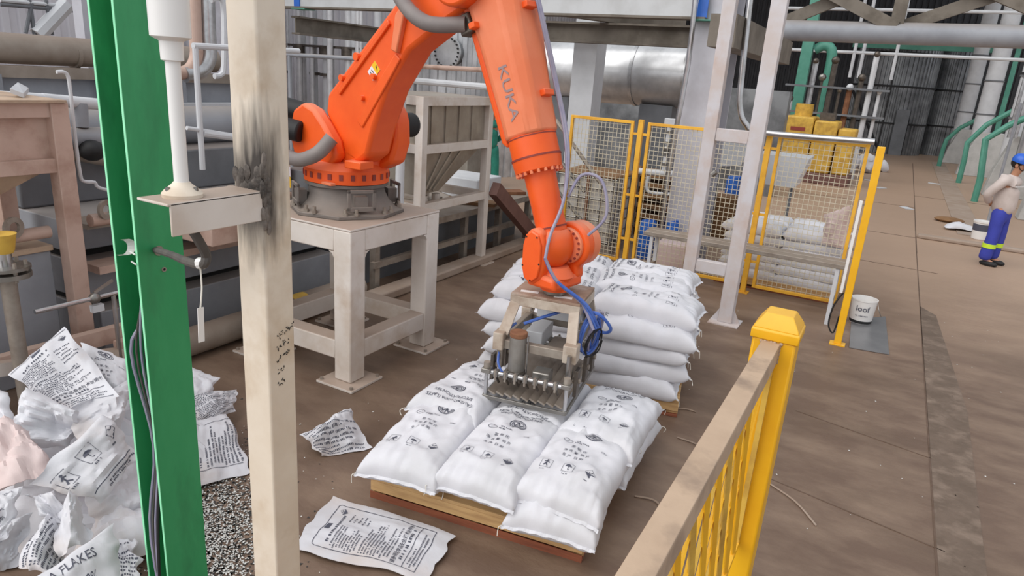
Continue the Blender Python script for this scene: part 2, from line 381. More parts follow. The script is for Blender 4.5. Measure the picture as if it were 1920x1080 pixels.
for i in range(26):
    z = 2.04+.17*random.random()**1.3; wb.ball((px+.001, py-.001+random.random()*.02, z), (.006, .008, .02), 6, 4)
for i in range(20):
    wb.ball((px-.1+.1*random.random(), py-.001, 2.125+.05*random.random()), (.012, .004, .02), 6, 4)
wb.build('weld_bead', 'burnt', t, label='black scorched weld bead', kind='stuff')
def scorch(b, x0, x1, h0, n, face):
    for i in range(n):
        a = i/n; h = h0*(.35+.65*random.random())*(1-.35*abs(2*a-1))
        w = (x1-x0)/n
        p = [(x0+w*i, 0), (x0+w*(i+1), 0), (x0+w*(i+.8), h*.6), (x0+w*(i+.5), h)]
        if face == 'y': b.prism([(q[0], py-.0012, 2.12+q[1]) for q in p], (0, .0015, 0))
        else: b.prism([(px+.0012, q[0], 2.05+q[1]) for q in p], (-.0015, 0, 0))
nb = B()
random.seed(11)
for row in range(5):
    y = py+.028; z = 1.735-row*.034
    for c in range((7, 5, 5, 3, 3)[row]):
        for s_ in range(3):
            a = V((px+.0012, y+.009*c+random.random()*.006, z+.003*c+random.random()*.014)); d = V((0, (random.random()-.3)*.009, (random.random()-.5)*.014))
            nb.bar(a, a+d, .0016, .0012, (1, 0, 0))
nb.build('handwriting', 'black', t, label='five short lines of black handwritten characters', kind='stuff')
t = thing('angle_bracket', 'grey-cream angle iron bracket welded to the near steel post, carrying the lamp pole', 'bracket', (px-.05, 1.0, 2.06))
B().mm((px-.006, .922, 2.06), (px, py, 2.133)).build('web_leg', 'cream_paint', t, bevel=.002)
B().mm((px-.105, .915, 2.127), (px, py, 2.134)).build('flange_leg', 'cream_paint', t, bevel=.002)
lx, ly = px-.052, .99
t = thing('signal_lamp_pole', 'white signal lamp on a thin white pole, flanged to the angle bracket', 'lamp', (lx, ly, 2.134))
B().lathe([(.043, 0), (.044, .008), (.038, .015), (.022, .028), (.017, .034)], (lx, ly, 2.134), 28).build('base_flange', 'post_paint', t)
for k in range(3):
    a = 2*math.pi*k/3+.4; B().cyl((lx+.033*math.cos(a), ly+.033*math.sin(a), 2.146), (lx+.033*math.cos(a), ly+.033*math.sin(a), 2.158), .005, n=6).build('bolt', 'steel', t)
B().cyl((lx, ly, 2.15), (lx, ly, 2.45), .0155, n=24).build('pole', 'white_plastic', t)
B().lathe([(.017, 0), (.023, .002), (.024, .04), (.03, .045)], (lx, ly, 2.425), 24).build('collar', 'white_plastic', t)
B().lathe([(.03, 0), (.041, .006), (.042, .3), (.03, .31)], (lx, ly, 2.468), 28).build('lamp_body', 'white_plastic', t)
gx, gy = -2.183, 1.373
h1 = atx(297, 470, gx)
cp = [atx(358, 428, lx), atx(372, 450, lx), atx(386, 478, lx-.01), atx(380, 496, lx-.03), atx(350, 490, lx-.2), atx(322, 478, lx-.5), h1+V((-.02, 0, 0))]
t = thing('flexible_conduit', 'dark ribbed cable conduit looping from under the bracket into the green column', 'conduit', cp[3])
B().tube(cp, .0115, 10, 10).build('hose', 'rubber', t)
B().rings([cp[3]+V((-.012, -.002, .001)), cp[3]+V((.004, .002, .004))], .0145, 10).build('white_tie', 'white_plastic', t)
t = thing('hanging_tag', 'blank white tag hanging on a string from the cable conduit', 'tag', (lx-.02, ly-.005, 1.83))
a = cp[3]+V((-.004, -.004, -.008)); q = atx(376, 577, a.x); e = atx(378, 641, a.x)
B().tube([a, (a+q)/2+V((0, .004, 0)), q], .002, 5, 3).build('string', 'thread', t)
B().bar(q, e, .0016, .017, (0, 1, 0)).build('card', 'white_plastic', t)

# ------------------------------------------------------------------ green column
t = thing('green_column', 'green painted steel H-column beside the near post, left', 'column', (gx-.067, gy+.085, 0))
B().mm((gx-.011, gy, 0), (gx, gy+.172, 3.7)).build('flange', 'green', t)
B().mm((gx-.136, gy, 0), (gx-.125, gy+.172, 3.7)).build('flange', 'green', t)
B().mm((gx-.125, gy+.082, 0), (gx-.011, gy+.09, 3.7)).build('web', 'green', t)
B().mm((gx-.0105, gy-.002, 0), (gx-.0005, gy, 3.7)).build('flange_edge', 'green_edge', t, label='pale bright green flange edge')  # strip along each flange edge in a much paler green than the flange
B().mm((gx-.1355, gy-.002, 0), (gx-.1255, gy, 3.7)).build('flange_edge', 'green_edge', t, label='pale bright green flange edge')
for p_, r in (((297, 470), .014), ((307, 505), .007)):
    c = atx(p_[0], p_[1], gx); B().lathe([(r*.7, 0), (r*.7, .004), (r*1.25, .004), (r*1.25, 0)], c, 16, (1, 0, 0), False).build('hole_rim', 'steel_worn', t)
    B().cyl(c+V((-.002, 0, 0)), c+V((.001, 0, 0)), r*.7, n=14).build('hole', 'black', t)
c = atx(246, 462, gx-.03)
b = B(); pts = []
for k in range(9):
    a = -2.2+k*.45; pts.append((c.x+.0, c.y-.01+.028*math.cos(a), c.z+.028*math.sin(a)))
b.loft([[V(p), V(p)+V((-.05, 0, -.012))] for p in pts], False)
o = one('paper_curl', b, 'white_plastic', 'small curled white paper stuck in the green column web', 'paper'); md = o.modifiers.new('s', 'SOLIDIFY'); md.thickness = .003
for i, (dx, w) in enumerate(((.02, .006), (.032, .005), (.045, .004), (.06, .006))):
    pts = [V((gx-.02-dx*.3, gy+.03, 2.3)), V((gx-.02-dx*.4, gy+.04, 1.9-.1*i)), V((gx-.02-dx, gy+.02-.01*i, 1.4)), V((gx-.015-dx*.8, gy+.03, 1.0)), V((gx-.01-dx*1.1, gy-.01, .6)), V((gx-.01+.03*i, gy-.05, .02))]
    one('cable', B().tube(pts, w, 7, 5), ('black', 'grey_hose', 'rubber', 'grey_hose')[i], ('thick black cable', 'light grey cable', 'dark rubber cable', 'wide light grey cable')[i]+' hanging down in the web of the green column', 'cable', 'cables in the green column')
for z in (1.78, 1.745):
    one('cable_tie', B().bar((gx-.035, gy-.004, z), (gx-.001, gy-.01, z-.004), .004, .004), 'white_plastic', ('upper' if z > 1.76 else 'lower')+' small white cable tie poking out of the green column', 'cable tie', 'cable ties')

# ------------------------------------------------------------------ railing with yellow post
bx, by = -.272, 2.78
t = thing('yellow_guard_post', 'square yellow guard post with sloped cap at the end of the railing', 'post', (bx, by, 0))
w = .082
B().mm((bx-w, by-w, 0), (bx+w, by+w, 1.535)).build('shaft', 'yellow', t, bevel=.01)
def sq(h, z): return [V((bx+a*h, by+c*h, z)) for a, c in ((-1, -1), (1, -1), (1, 1), (-1, 1))]
B().loft([sq(w+.006, 1.53), sq(w+.008, 1.535), sq(w+.008, 1.568), sq(w+.002, 1.574)]).build('cap_band', 'yellow', t, bevel=.004)
B().loft([sq(w+.003, 1.573), sq(w*.98, 1.585), sq(w*.62, 1.63)]).build('cap', 'yellow', t, bevel=.003)
t = thing('handrail', 'dusty beige steel angle handrail running up to the yellow guard post', 'handrail', (bx, 1.4, 1.46))
B().mm((-.316, -.6, 1.52), (-.246, by-w, 1.526)).build('top_leg', 'rail_paint', t, bevel=.002)
B().mm((-.252, -.6, 1.445), (-.246, by-w, 1.52)).build('side_leg', 'rail_paint', t, bevel=.002)
b = B()
for k in range(7): b.ball((-.316+.012*k, by-w-.004, 1.515+random.random()*.01), (.008, .006, .008), 6, 4)
for k in range(5): b.ball((-.247, by-w-.004, 1.45+.016*k), (.006, .006, .01), 6, 4)
b.build('weld', 'rail_paint', t)
t = thing('expanded_mesh_panel', 'yellow expanded metal mesh panel under the beige handrail', 'mesh panel', (-.268, 1.4, .6))
i = 0; z0, z1 = .62, 1.47
for sgn in (1, -1):
    k = -.6
    while k < 2.68:
        ya, yb = k, k+(z1-z0)*.45
        pa, pb = (V((-.262-.006*sgn, ya, z0)), V((-.262-.006*sgn, yb, z1))) if sgn > 0 else (V((-.262-.006*sgn, yb, z0)), V((-.262-.006*sgn, ya, z1)))
        if yb < 2.7: B().bar(pa, pb, .02, .006, (1, .6*sgn, 0)).build('strand', 'yellow' if i % 3 else 'yellow_old', t)
        k += .14; i += 1
B().mm((-.27, -.6, .6), (-.25, 2.69, .63)).build('bottom_edge', 'yellow', t)
B().mm((-.272, 2.66, .6), (-.252, 2.69, 1.46)).build('end_edge', 'yellow_old', t)

# ------------------------------------------------------------------ pedestal of the robot
X1, X0, Y0, Y1, ZT, lw = -3.4, -4.54, 3.78, 4.92, 1.265, .17
t = thing('robot_pedestal', 'cream welded steel pedestal table carrying the orange robot', 'pedestal', ((X0+X1)/2, (Y0+Y1)/2, 0))
B().mm((X0, Y0, ZT-.016), (X1, Y1, ZT)).build('top_plate', 'cream_paint', t, bevel=.004)
for x in (X0, X1-lw):
    for y in (Y0, Y1-lw):
        l = B().mm((x, y, .02), (x+lw, y+lw, ZT-.016)).build('leg', 'cream_paint', t, bevel=.012)
        f_ = B().mm((x-.1, y-.1, 0), (x+lw+.1, y+lw+.1, .02)).build('foot_plate', 'cream_paint', t, bevel=.003)
        for sx in (-.07, lw+.07):
            for sy in (-.07, lw+.07): B().cyl((x+sx, y+sy, .02), (x+sx, y+sy, .04), .014, n=6).build('anchor_bolt', 'steel_worn', f_)
for y in (Y0, Y1-lw):
    B().mm((X0+lw, y+.004, ZT-.19), (X1-lw, y+lw-.004, ZT-.018)).build('top_rail', 'cream_paint', t, bevel=.01)
    B().mm((X0+lw, y+.01, .19), (X1-lw, y+lw-.01, .35)).build('stretcher', 'cream_paint', t, bevel=.01)
for x in (X0, X1-lw):
    B().mm((x+.004, Y0+lw, ZT-.19), (x+lw-.004, Y1-lw, ZT-.018)).build('top_rail', 'cream_paint', t, bevel=.01)
    B().mm((x+.01, Y0+lw, .19), (x+lw-.01, Y1-lw, .35)).build('stretcher', 'cream_paint', t, bevel=.01)
for (x, y, dx, dy) in ((X1-lw, Y0, -1, 0), (X0+lw, Y0, 1, 0), (X1-lw, Y0+lw, 0, 1), (X1-lw, Y1-lw, 0, -1)):
    z = ZT-.19; g = .05
    if dx: B().prism([(x, y+.004, z), (x+dx*g, y+.004, z), (x+dx*g*.35, y+.004, z-g*.35), (x, y+.004, z-g)], (0, lw-.008, 0)).build('corner_fillet', 'cream_paint', t)
    else: B().prism([(x+.004, y, z), (x+.004, y+dy*g, z), (x+.004, y+dy*g*.35, z-g*.35), (x+.004, y, z-g)], (lw-.008, 0, 0)).build('corner_fillet', 'cream_paint', t)
# ------------------------------------------------------------------ orange robot: local x = arm direction, y = away from the camera, z up from the pedestal
RO = V((-3.95, 4.35, ZT)); RA = math.atan2(-.38, 2.1)
rb = thing('industrial_robot', 'orange six-axis palletizing robot arm on the cream pedestal', 'robot', RO, RA)
def zl(z): return z-ZT
def part(b, name, m, parent=None, **k): return b.build(name, m, parent or rb, local=True, **k)
# base
b = B(); n = 8; prof = [(.47, 0), (.47, .028)]
b.lathe([(.475, 0), (.475, .03)], (0, 0, 0), 8); part(b, 'base_plate', 'robot_grey', bevel=.006)
pr = [(.44, .03), (.4, .045), (.345, .1), (.315, .16), (.3, .215), (.34, .225), (.34, .25)]
bc = part(B().lathe(pr, (0, 0, 0), 48), 'base_casting', 'robot_grey')
for k in range(8):
    for da in (-.1, .1):
        a = math.pi/4*k+da+.2; part(B().cyl((.43*math.cos(a), .43*math.sin(a), .03), (.43*math.cos(a), .43*math.sin(a), .085), .014, n=8).cyl((.43*math.cos(a), .43*math.sin(a), .03), (.43*math.cos(a), .43*math.sin(a), .055), .022, n=6), 'anchor_bolt', 'steel_worn')
for a in (-112, -22, 68, 158):
    m = Matrix.Rotation(R(a), 4, 'Z'); b = B()
    for p, d in (((.42, -.1, .15), (.02, .03, .17)), ((.42, .1, .15), (.02, .03, .17)), ((.42, 0, .22), (.02, .23, .03)), ((.42, 0, .08), (.02, .23, .04))):
        q = B().box(p, d); b.add([m @ v for v in q.v], q.f)
    part(b, 'fork_bracket', 'robot_grey', bevel=.006)
    q = B().box((.38, 0, .12), (.08, .1, .12)); part(B().add([m @ v for v in q.v], q.f), 'bracket_web', 'robot_grey', bc)
m = Matrix.Rotation(R(-165), 4, 'Z'); q = B().box((.4, 0, .2), (.25, .3, .2)); part(B().add([m @ v for v in q.v], q.f), 'connector_box', 'grey_dark', bevel=.01)
q = B().box((0, -.31, .2), (.002, .002, .002))
lb = B().bar((-.43, -.27, .19), (-.36, -.3, .19), .003, .09); part(lb, 'warning_label', 'label_yellow')
part(B().bar((-.43, -.27, .28), (-.36, -.3, .28), .003, .08), 'rating_label', 'label_white')
# rotating column
part(B().lathe([(.3, .25), (.345, .255), (.345, .36), (.33, .38), (.31, .42), (.2, .43)], (0, 0, 0), 48), 'turntable', 'orange')
for k in range(24):
    a = 2*math.pi*k/24; b = B().box((.345, 0, .315), (.012, .03, .045)); m = Matrix.Rotation(a, 4, 'Z')
    part(B().add([m @ v for v in b.v], b.f), 'bolt_pocket', 'red_paint')
def prof(poly, y0, y1, name, m='orange', bevel=.02, parent=None, taper=None):
    return part(B().prism([(p[0], y0, zl(p[1])) for p in poly], (0, y1-y0, 0)), name, m, parent, bevel=bevel)
def arc(cx, cz, r, a0, a1, n=8): return [(cx+r*math.cos(R(a0+(a1-a0)*i/n)), cz+r*math.sin(R(a0+(a1-a0)*i/n))) for i in range(n+1)]
# shoulder: broad casting with a near and a far cheek
prof([(-.33, 1.66), (.14, 1.66), (.22, 1.74), (.18, 1.86), (.06, 1.98), (-.06, 2.08), (-.2, 2.12), (-.34, 2.05), (-.4, 1.86)], -.28, -.165, 'shoulder_cheek', 'orange', .03)
prof([(-.33, 1.66), (.3, 1.64), (.44, 1.7), (.5, 1.86), (.49, 2.02)]+arc(.3, 2.0, .19, 10, 130, 6)+[(0, 2.08), (-.34, 2.05), (-.4, 1.8)], .085, .25, 'shoulder_cheek', 'orange', .03)
prof([(-.3, 1.64), (.3, 1.64), (.34, 1.76), (.1, 1.82), (-.1, 2.0), (-.34, 2.0), (-.36, 1.8)], -.17, .1, 'shoulder_bridge', 'orange', .02)
part(B().box((.36, -.16, .43), (.16, .16, .06), rz=.2), 'stop_block', 'orange', bevel=.008)
part(B().box((.2, -.33, .27), (.12, .05, .02)), 'step_plate', 'orange_pale', bevel=.004)
# motors
for (x, y, z, r, L) in ((-.3, -.34, .64, .085, .2), (-.4, -.2, .78, .08, .22)):
    mo = part(B().cyl((x+.1, y+.05, z-.02), (x-.12, y-.06, z+.02), r, n=20), 'drive_motor', 'black', bevel=.02)
    part(B().cyl((x-.12, y-.06, z+.02), (x-.15, y-.075, z+.025), r*.55, n=14), 'motor_cap', 'robot_grey', mo)
mo = part(B().cyl((.3, .24, .72), (.3, .45, .72), .1, n=20), 'drive_motor', 'black', bevel=.02)
part(B().tube([(.22, -.31, .62), (.16, -.4, .5), (-.02, -.44, .43), (-.2, -.43, .44)], .055, 14, 5), 'cable_sleeve', 'sleeve')
part(B().tube([(-.2, -.43, .44), (-.3, -.42, .45)], .04, 12, 1), 'sleeve_connector', 'robot_grey')
for k in range(3): part(B().tube([(-.3, -.42+.02*k, .45), (-.45, -.42, .46+.02*k), (-.6, -.35, .4+.03*k)], .012, 6, 4), 'supply_cable', 'grey_hose')
# upper arm (link arm)
ua = [(.08, 1.88), (.2, 1.74), (.34, 1.7), (.46, 1.78), (.53, 1.98), (.67, 2.27), (.9, 2.55), (1.24, 2.74), (1.5, 2.86), (1.68, 3.02), (1.62, 3.2), (1.4, 3.28), (1.16, 3.2), (.77, 2.87), (-.02, 2.2), (-.05, 2.05)]
up = prof(ua, -.17, .07, 'upper_arm', 'orange', .03)
prof([(.42, 1.98), (.6, 2.2), (.83, 2.49), (.78, 2.53), (.5, 2.22), (.36, 2.02)], -.183, -.165, 'side_rib', 'orange', .008, up)
prof([(.15, 2.2), (.72, 2.72), (.7, 2.75), (.13, 2.24)], -.19, -.165, 'side_rib', 'orange', .006, up)
for (s_, z_, r) in ((.55, 2.36, .022), (.18, 2.33, .025), (.36, 2.49, .03), (.42, 2.2, .02)):
    part(B().cyl((s_, -.17, zl(z_)), (s_, -.2, zl(z_)), r, n=10), 'lug', 'orange', up)
prof([(.76, 2.55), (.82, 2.53), (.89, 2.78), (.85, 2.83), (.8, 2.78)], -.21, -.165, 'lifting_eye', 'orange_pale', .01, up)
prof([(.47, 2.39), (.55, 2.47), (.61, 2.41), (.53, 2.33)], -.1725, -.1705, 'warning_sticker', 'label_white', 0, up)
prof([(.515, 2.435), (.55, 2.47), (.61, 2.41), (.575, 2.375)], -.174, -.1715, 'sticker_band', 'label_yellow', 0, up)
for q_ in (((.5, 2.39), (.52, 2.37)), ((.515, 2.405), (.54, 2.385)), ((.56, 2.43), (.575, 2.42)), ((.565, 2.44), (.58, 2.405))):
    part(B().bar((q_[0][0], -.1745, zl(q_[0][1])), (q_[1][0], -.1745, zl(q_[1][1])), .006, .001, (0, 1, 0)), 'sticker_print', 'black', up)
# elbow and forearm
ax0 = V((1.46, 0, zl(3.22))); ax1 = V((2.06, 0, zl(1.67))); ad = (ax1-ax0).normalized(); an = V((0, 1, 0)); aw = an.cross(ad).normalized()
def fa(t, hw, hn, ch=.4, sh=0):
    c = ax0.lerp(ax1, t)+aw*sh; k = 1-ch
    return [c+aw*(hw*a)+an*(hn*d) for a, d in ((-1, -k), (-k, -1), (k, -1), (1, -k), (1, k), (k, 1), (-k, 1), (-1, k))]
body = part(B().loft([fa(-.12, .19, .2), fa(.0, .215, .215), fa(.2, .205, .2), fa(.36, .178, .185), fa(.62, .155, .155), fa(.74, .15, .15)]), 'forearm', 'orange_pale', bevel=.02)
part(B().loft([fa(.1, .03, .15, .1, .205), fa(.3, .025, .14, .1, .18), fa(.74, .02, .11, .1, .148), fa(.76, .01, .1, .1, .135)]), 'back_ridge', 'orange', body, bevel=.008)
c0 = ax0.lerp(ax1, .74); c1 = ax0.lerp(ax1, .82); c2 = ax0.lerp(ax1, .9)
part(B().cyl(c0, c1, .158, n=32), 'forearm_drum', 'orange', body)
part(B().cyl(c0+ad*.005, c0+ad*.012, .16, n=32), 'seam_ring', 'red_paint', body)
part(B().cyl(c1, c1+ad*.012, .165, n=32), 'bolt_ring', 'red_paint', body)
part(B().rings([c1+ad*.012, c1+ad*.09, c1+ad*.1], [.162, .155, .13], 32), 'drum_flange', 'orange', body)
for k in range(20):
    a = 2*math.pi*k/20; p = c1+ad*.1+(aw*math.cos(a)+an*math.sin(a))*.145; part(B().cyl(p-ad*.01, p+ad*.012, .011, n=6), 'flange_bolt', 'orange_pale', body)
we = V((2.17, 0, zl(1.38)))
part(B().rings([c1+ad*.1, ax1+ad*.03, ax1+ad*.2], [.105, .1, .1], 24), 'wrist_tube', 'orange', bevel=.006)
part(B().rings([ax1+ad*.16, ax1+ad*.17], [.104, .104], 24), 'tube_seam', 'red_paint')
# elbow block on the upper arm end and cable clamp
part(B().cyl((1.42, -.3, zl(3.02)), (1.42, .26, zl(3.02)), .2, n=28), 'elbow_hub', 'orange', bevel=.02)
part(B().box(tuple(ax0.lerp(ax1, .27)+aw*.2-an*.14), (.1, .09, .13), ry=-.4), 'cable_clamp', 'steel_dark', bevel=.01)
part(B().tube([(.8, -.27, 1.9), (.95, -.3, 1.62), (1.2, -.3, 1.46), tuple(ax0.lerp(ax1, .27)+aw*.2-an*.17)], .05, 14, 6), 'cable_sleeve', 'sleeve')
for (t_, dn, dw) in ((.28, -.02, -.205), (.3, -.19, .1), (.6, .02, -.17)):
    part(B().box(tuple(ax0.lerp(ax1, t_)+aw*dw+an*dn), (.05, .1, .04), ry=-.38), 'cable_bracket', 'orange', body, bevel=.006)
# lettering on the forearm side
# wrist
wr = part(B().ball((2.17, .0, zl(1.4)), (.105, .15, .14), 20, 12), 'wrist_body', 'orange')
cov = [(2.05, 1.5), (2.1, 1.53), (2.16, 1.51), (2.19, 1.44), (2.2, 1.3), (2.18, 1.2), (2.12, 1.15), (2.06, 1.17), (2.03, 1.26), (2.03, 1.42)]
prof(cov, -.16, -.08, 'wrist_lobe', 'orange', .02)
cv = prof([(2.11+(p[0]-2.115)*.86, 1.34+(p[1]-1.34)*.88) for p in cov], -.178, -.155, 'cover_plate', 'orange', .006)
for p in cov[::2]: part(B().cyl((2.11+(p[0]-2.115)*.76, -.176, zl(1.34+(p[1]-1.34)*.8)), (2.11+(p[0]-2.115)*.76, -.181, zl(1.34+(p[1]-1.34)*.8)), .006, n=6), 'screw', 'black', cv)
prof(arc(2.2, 1.4, .155, -60, 210, 22)+[(2.06, 1.24), (2.1, 1.13), (2.24, 1.13), (2.29, 1.2)], .1, .19, 'wrist_lobe', 'orange', .02)
part(B().cyl((2.2, .18, zl(1.4)), (2.2, .27, zl(1.4)), .15, n=32), 'wrist_gear_cover', 'orange_pale', bevel=.012)
part(B().cyl((2.2, .07, zl(1.4)), (2.2, .105, zl(1.4)), .12, n=28), 'bearing_ring', 'orange_pale', bevel=.008)
for k in range(18):
    a = 2*math.pi*k/18; part(B().cyl((2.2+.105*math.cos(a), .06, zl(1.4+.105*math.sin(a))), (2.2+.105*math.cos(a), .075, zl(1.4+.105*math.sin(a))), .008, n=6), 'ring_screw', 'red_paint')
part(B().lathe([(.095, 0), (.1, .02), (.1, .07), (.12, .1), (.08, .16)], (2.19, .0, zl(1.115)), 24), 'wrist_yoke', 'orange')
prof([(2.06, 1.14), (2.3, 1.14), (2.28, 1.22), (2.08, 1.24)], -.15, .17, 'wrist_yoke', 'orange', .025)
part(B().cyl((2.19, 0, zl(1.09)), (2.19, 0, zl(1.12)), .075, n=24), 'tool_flange', 'steel')
# cables along the forearm: grey to the wrist, blue below it
for i, (dn, dw) in enumerate(((.03, -.215), (.055, -.21), (.04, -.225))):
    pts = [ax0.lerp(ax1, 0)+aw*dw+an*dn, ax0.lerp(ax1, .28)+aw*(dw-.02)+an*dn, ax0.lerp(ax1, .55)+aw*(dw+.03)+an*(dn+.08), ax0.lerp(ax1, .8)+aw*(dw+.03)+an*(dn+.06), ax0.lerp(ax1, 1.0)+aw*(-.15)+an*.0, V((2.21, -.13, zl(1.5))), V((2.23, -.19, zl(1.36)))]
    part(B().tube(pts, .0105, 8, 6), 'air_hose', 'grey_hose')
    part(B().tube([pts[-1], V((2.3, -.14, zl(1.22))), V((2.42+.02*i, -.02, zl(1.08))), V((2.52, .0+.03*i, zl(.92)))], .0105, 8, 6), 'air_hose', 'blue_hose' if i else 'grey_hose')
lp = [ax0.lerp(ax1, 1.0)+aw*(-.15)+an*.04, ax0.lerp(ax1, .93)+aw*(-.25)+an*.1, ax0.lerp(ax1, .97)+aw*(-.36)+an*.14, ax0.lerp(ax1, 1.1)+aw*(-.34)+an*.14, ax0.lerp(ax1, 1.16)+aw*(-.2)+an*.1]
part(B().tube(lp, .01, 8, 6), 'slack_loop', 'grey_hose')
kp = P2().text('KUKA', 0, 0, .1, bold=.008, sx=1.3)
def kf(x, y, off):
    tt = .575+x/(ax1-ax0).length; hn = (.185+(.155-.185)*(tt-.36)/.26) if tt < .62 else .155+(.15-.155)*(tt-.62)/.12
    return ax0.lerp(ax1, tt)-aw*(y+.015)-an*(hn+off)
part(kp.drape(kf, .003), 'lettering', 'letter_grey', body)

# ------------------------------------------------------------------ sack gripper: local x left to right, y away, z up
GO = V((-1.815, 3.93, 0)); GZ = R(10)
gp = thing('sack_gripper', 'steel comb gripper with hoses and air tank hanging from the robot wrist over the sacks', 'gripper', (GO.x, GO.y, .43), GZ)
def gpart(b, name, m, parent=None, **k):
    for p in b.v: p.z -= .43
    return b.build(name, m, parent or gp, local=True, **k)
gpart(B().mm((-.235, -.1, 1.062), (.235, .32, 1.08)), 'top_plate', 'plate_rust', bevel=.003)
for x in (-.13, .1): gpart(B().box((x, -.02, 1.0815), (.12, .035, .003), rz=.12), 'pale_label', 'white_plastic')
gpart(B().mm((-.235, -.1, 1.0), (.235, -.085, 1.062)), 'plate_skirt', 'tool_cream', bevel=.003)
gpart(B().mm((-.235, .305, 1.0), (.235, .32, 1.062)), 'plate_skirt', 'tool_cream', bevel=.003)
for x in (-1, 1): gpart(B().mm((x*.235-.006, -.085, 1.0), (x*.235+.006, .305, 1.062)), 'plate_skirt', 'tool_cream', bevel=.003)
for x in (-1, 1):
    for y, dy in ((-.09, -.13), (.31, .05)):
        b = B().bar((x*.2, y, 1.02), (x*.23, y+dy, .83), .07, .016, (0, 1, .3)); gpart(b, 'frame_leg', 'tool_cream', bevel=.003)
        b = B().mm((x*.2-.01, y+dy-.05, .73), (x*.2+.08*x, y+dy+.05, .85)); gpart(b, 'frame_foot', 'tool_cream', bevel=.006)
        gpart(B().mm((x*.235-.02, y+dy-.025, .6), (x*.235+.02, y+dy+.025, .735)), 'hanger', 'steel_worn', bevel=.004)
for y in (-.22, .36): gpart(B().mm((-.21, y-.025, .74), (.21, y+.025, .8)), 'cross_beam', 'steel_worn', bevel=.004)
for x in (-.22, .22): gpart(B().mm((x-.02, -.2, .76), (x+.02, .34, .82)), 'side_beam', 'steel_worn', bevel=.004)
gpart(B().mm((-.16, .3, .8), (.16, .33, .95)), 'back_panel', 'white_tank', bevel=.004)
gpart(B().mm((-.15, .02, .68), (-.03, .3, .79)), 'valve_box', 'white_tank', bevel=.006)
gpart(B().mm((.0, .0, .64), (.15, .25, .7)), 'motor_mount', 'steel_worn', bevel=.006)
# lower rim, posts, rods
rm = gpart(B().mm((-.275, -.405, .44), (.275, -.39, .465)), 'rim_bar', 'steel', bevel=.002)
gpart(B().mm((-.275, .39, .44), (.275, .405, .465)), 'rim_bar', 'steel', bevel=.002)
for x in (-1, 1): gpart(B().mm((x*.275-.008, -.4, .44), (x*.275+.008, .4, .465)), 'rim_bar', 'steel', bevel=.002)
for y in (-.385, .385):
    gpart(B().cyl((-.285, y, .625), (.285, y, .625), .014, n=12), 'guide_rod', 'steel_tube')
    gpart(B().cyl((-.27, y*.82, .6), (.27, y*.82, .6), .012, n=12), 'guide_rod', 'steel_tube')
    for x in (-.265, .265):
        gpart(B().cyl((x, y, .45), (x, y, .62), .013, n=10), 'corner_post', 'steel_tube')
        bl = gpart(B().box((x, y, .635), (.06, .06, .03)), 'corner_block', 'steel', bevel=.004)
        gpart(B().cyl((x, y, .65), (x, y, .69), .022, n=12), 'corner_nut', 'steel_worn', bl)
    for k in range(7):
        x = -.2+.066*k
        c = gpart(B().box((x, y, .625), (.03, .045, .045)), 'rod_clamp', 'steel', bevel=.004)
        gpart(B().cyl((x, y-.02*(-1 if y > 0 else 1),   .655), (x, y-.02*(-1 if y > 0 else 1), .585), .008, n=8), 'clamp_bolt', 'steel_worn', c)
        gpart(B().bar((x, y, .6), (x+.012, y*.93, .55), .01, .014), 'finger_link', 'steel_dark')
for k in range(9):
    x = -.225+.056*k; gpart(B().bar((x, -.385, .485), (x, .385, .5), .052, .012, (.45, 0, 1)), 'slat', 'steel_worn')
for x in (-.285, .285):
    for y in (-.2, .05, .25):
        gpart(B().mm((x-.012, y-.04, .5), (x+.012, y+.04, .68)), 'side_plate', 'steel_dark', bevel=.003)
        gpart(B().cyl((x-.025, y, .6), (x+.025, y, .6), .018, n=10), 'pivot', 'steel_worn')
gpart(B().mm((.27, .26, .62), (.3, .36, .86)), 'rear_bracket', 'steel_dark', bevel=.004)
gpart(B().cyl((.245, -.3, .6), (.245, -.3, .8), .016, n=10), 'cylinder_rod', 'steel_tube')
at_ = gpart(B().cyl((-.115, -.24, .6), (-.115, -.24, .86), .056, n=28), 'air_tank', 'tank_grey', bevel=.01)
gpart(B().cyl((-.115, -.24, .84), (-.115, -.24, .875), .058, n=28), 'tank_cap', 'rust', at_, bevel=.006)
gpart(B().cyl((-.04, -.26, .58), (-.045, -.25, .86), .005, n=6), 'tie_rod', 'steel_tube')
gpart(B().mm((-.17, -.34, .55), (-.05, -.2, .61)), 'tank_clamp', 'steel_dark', bevel=.008)
gpart(B().mm((.02, -.33, .58), (.13, -.22, .66)), 'actuator', 'steel', bevel=.008)
def loop(c, rx, rz, r, ph, tilt, name, m, turns=2):
    pts = []
    for i in range(turns*10+1):
        a = ph+2*math.pi*i/10; k = 1+.06*math.sin(i*1.7); pts.append((c[0]+.02*math.sin(i*.7)+tilt*math.cos(a)*rx, c[1]+rx*k*math.cos(a), c[2]+rz*k*math.sin(a)))
    gpart(B().tube(pts, r, 7, 3), name, m)
loop((.3, .0, .85), .09, .13, .0085, 0, .3, 'hose_coil', 'blue_hose', 3)
loop((.315, .06, .86), .1, .14, .009, 1, .2, 'hose_coil', 'grey_hose', 2)
loop((.3, .1, .84), .08, .12, .0085, 2, .3, 'hose_coil', 'blue_hose', 2)
loop((.33, .0, .8), .07, .1, .005, 0, .3, 'cable_coil', 'black', 2)
gpart(B().tube([(-.1, -.2, .75), (-.2, -.22, .74), (-.23, -.2, .82), (-.18, -.12, .88), (-.24, -.16, .8), (-.23, -.28, .66), (-.16, -.33, .59)], .0085, 7, 5), 'hose_loop', 'blue_hose')
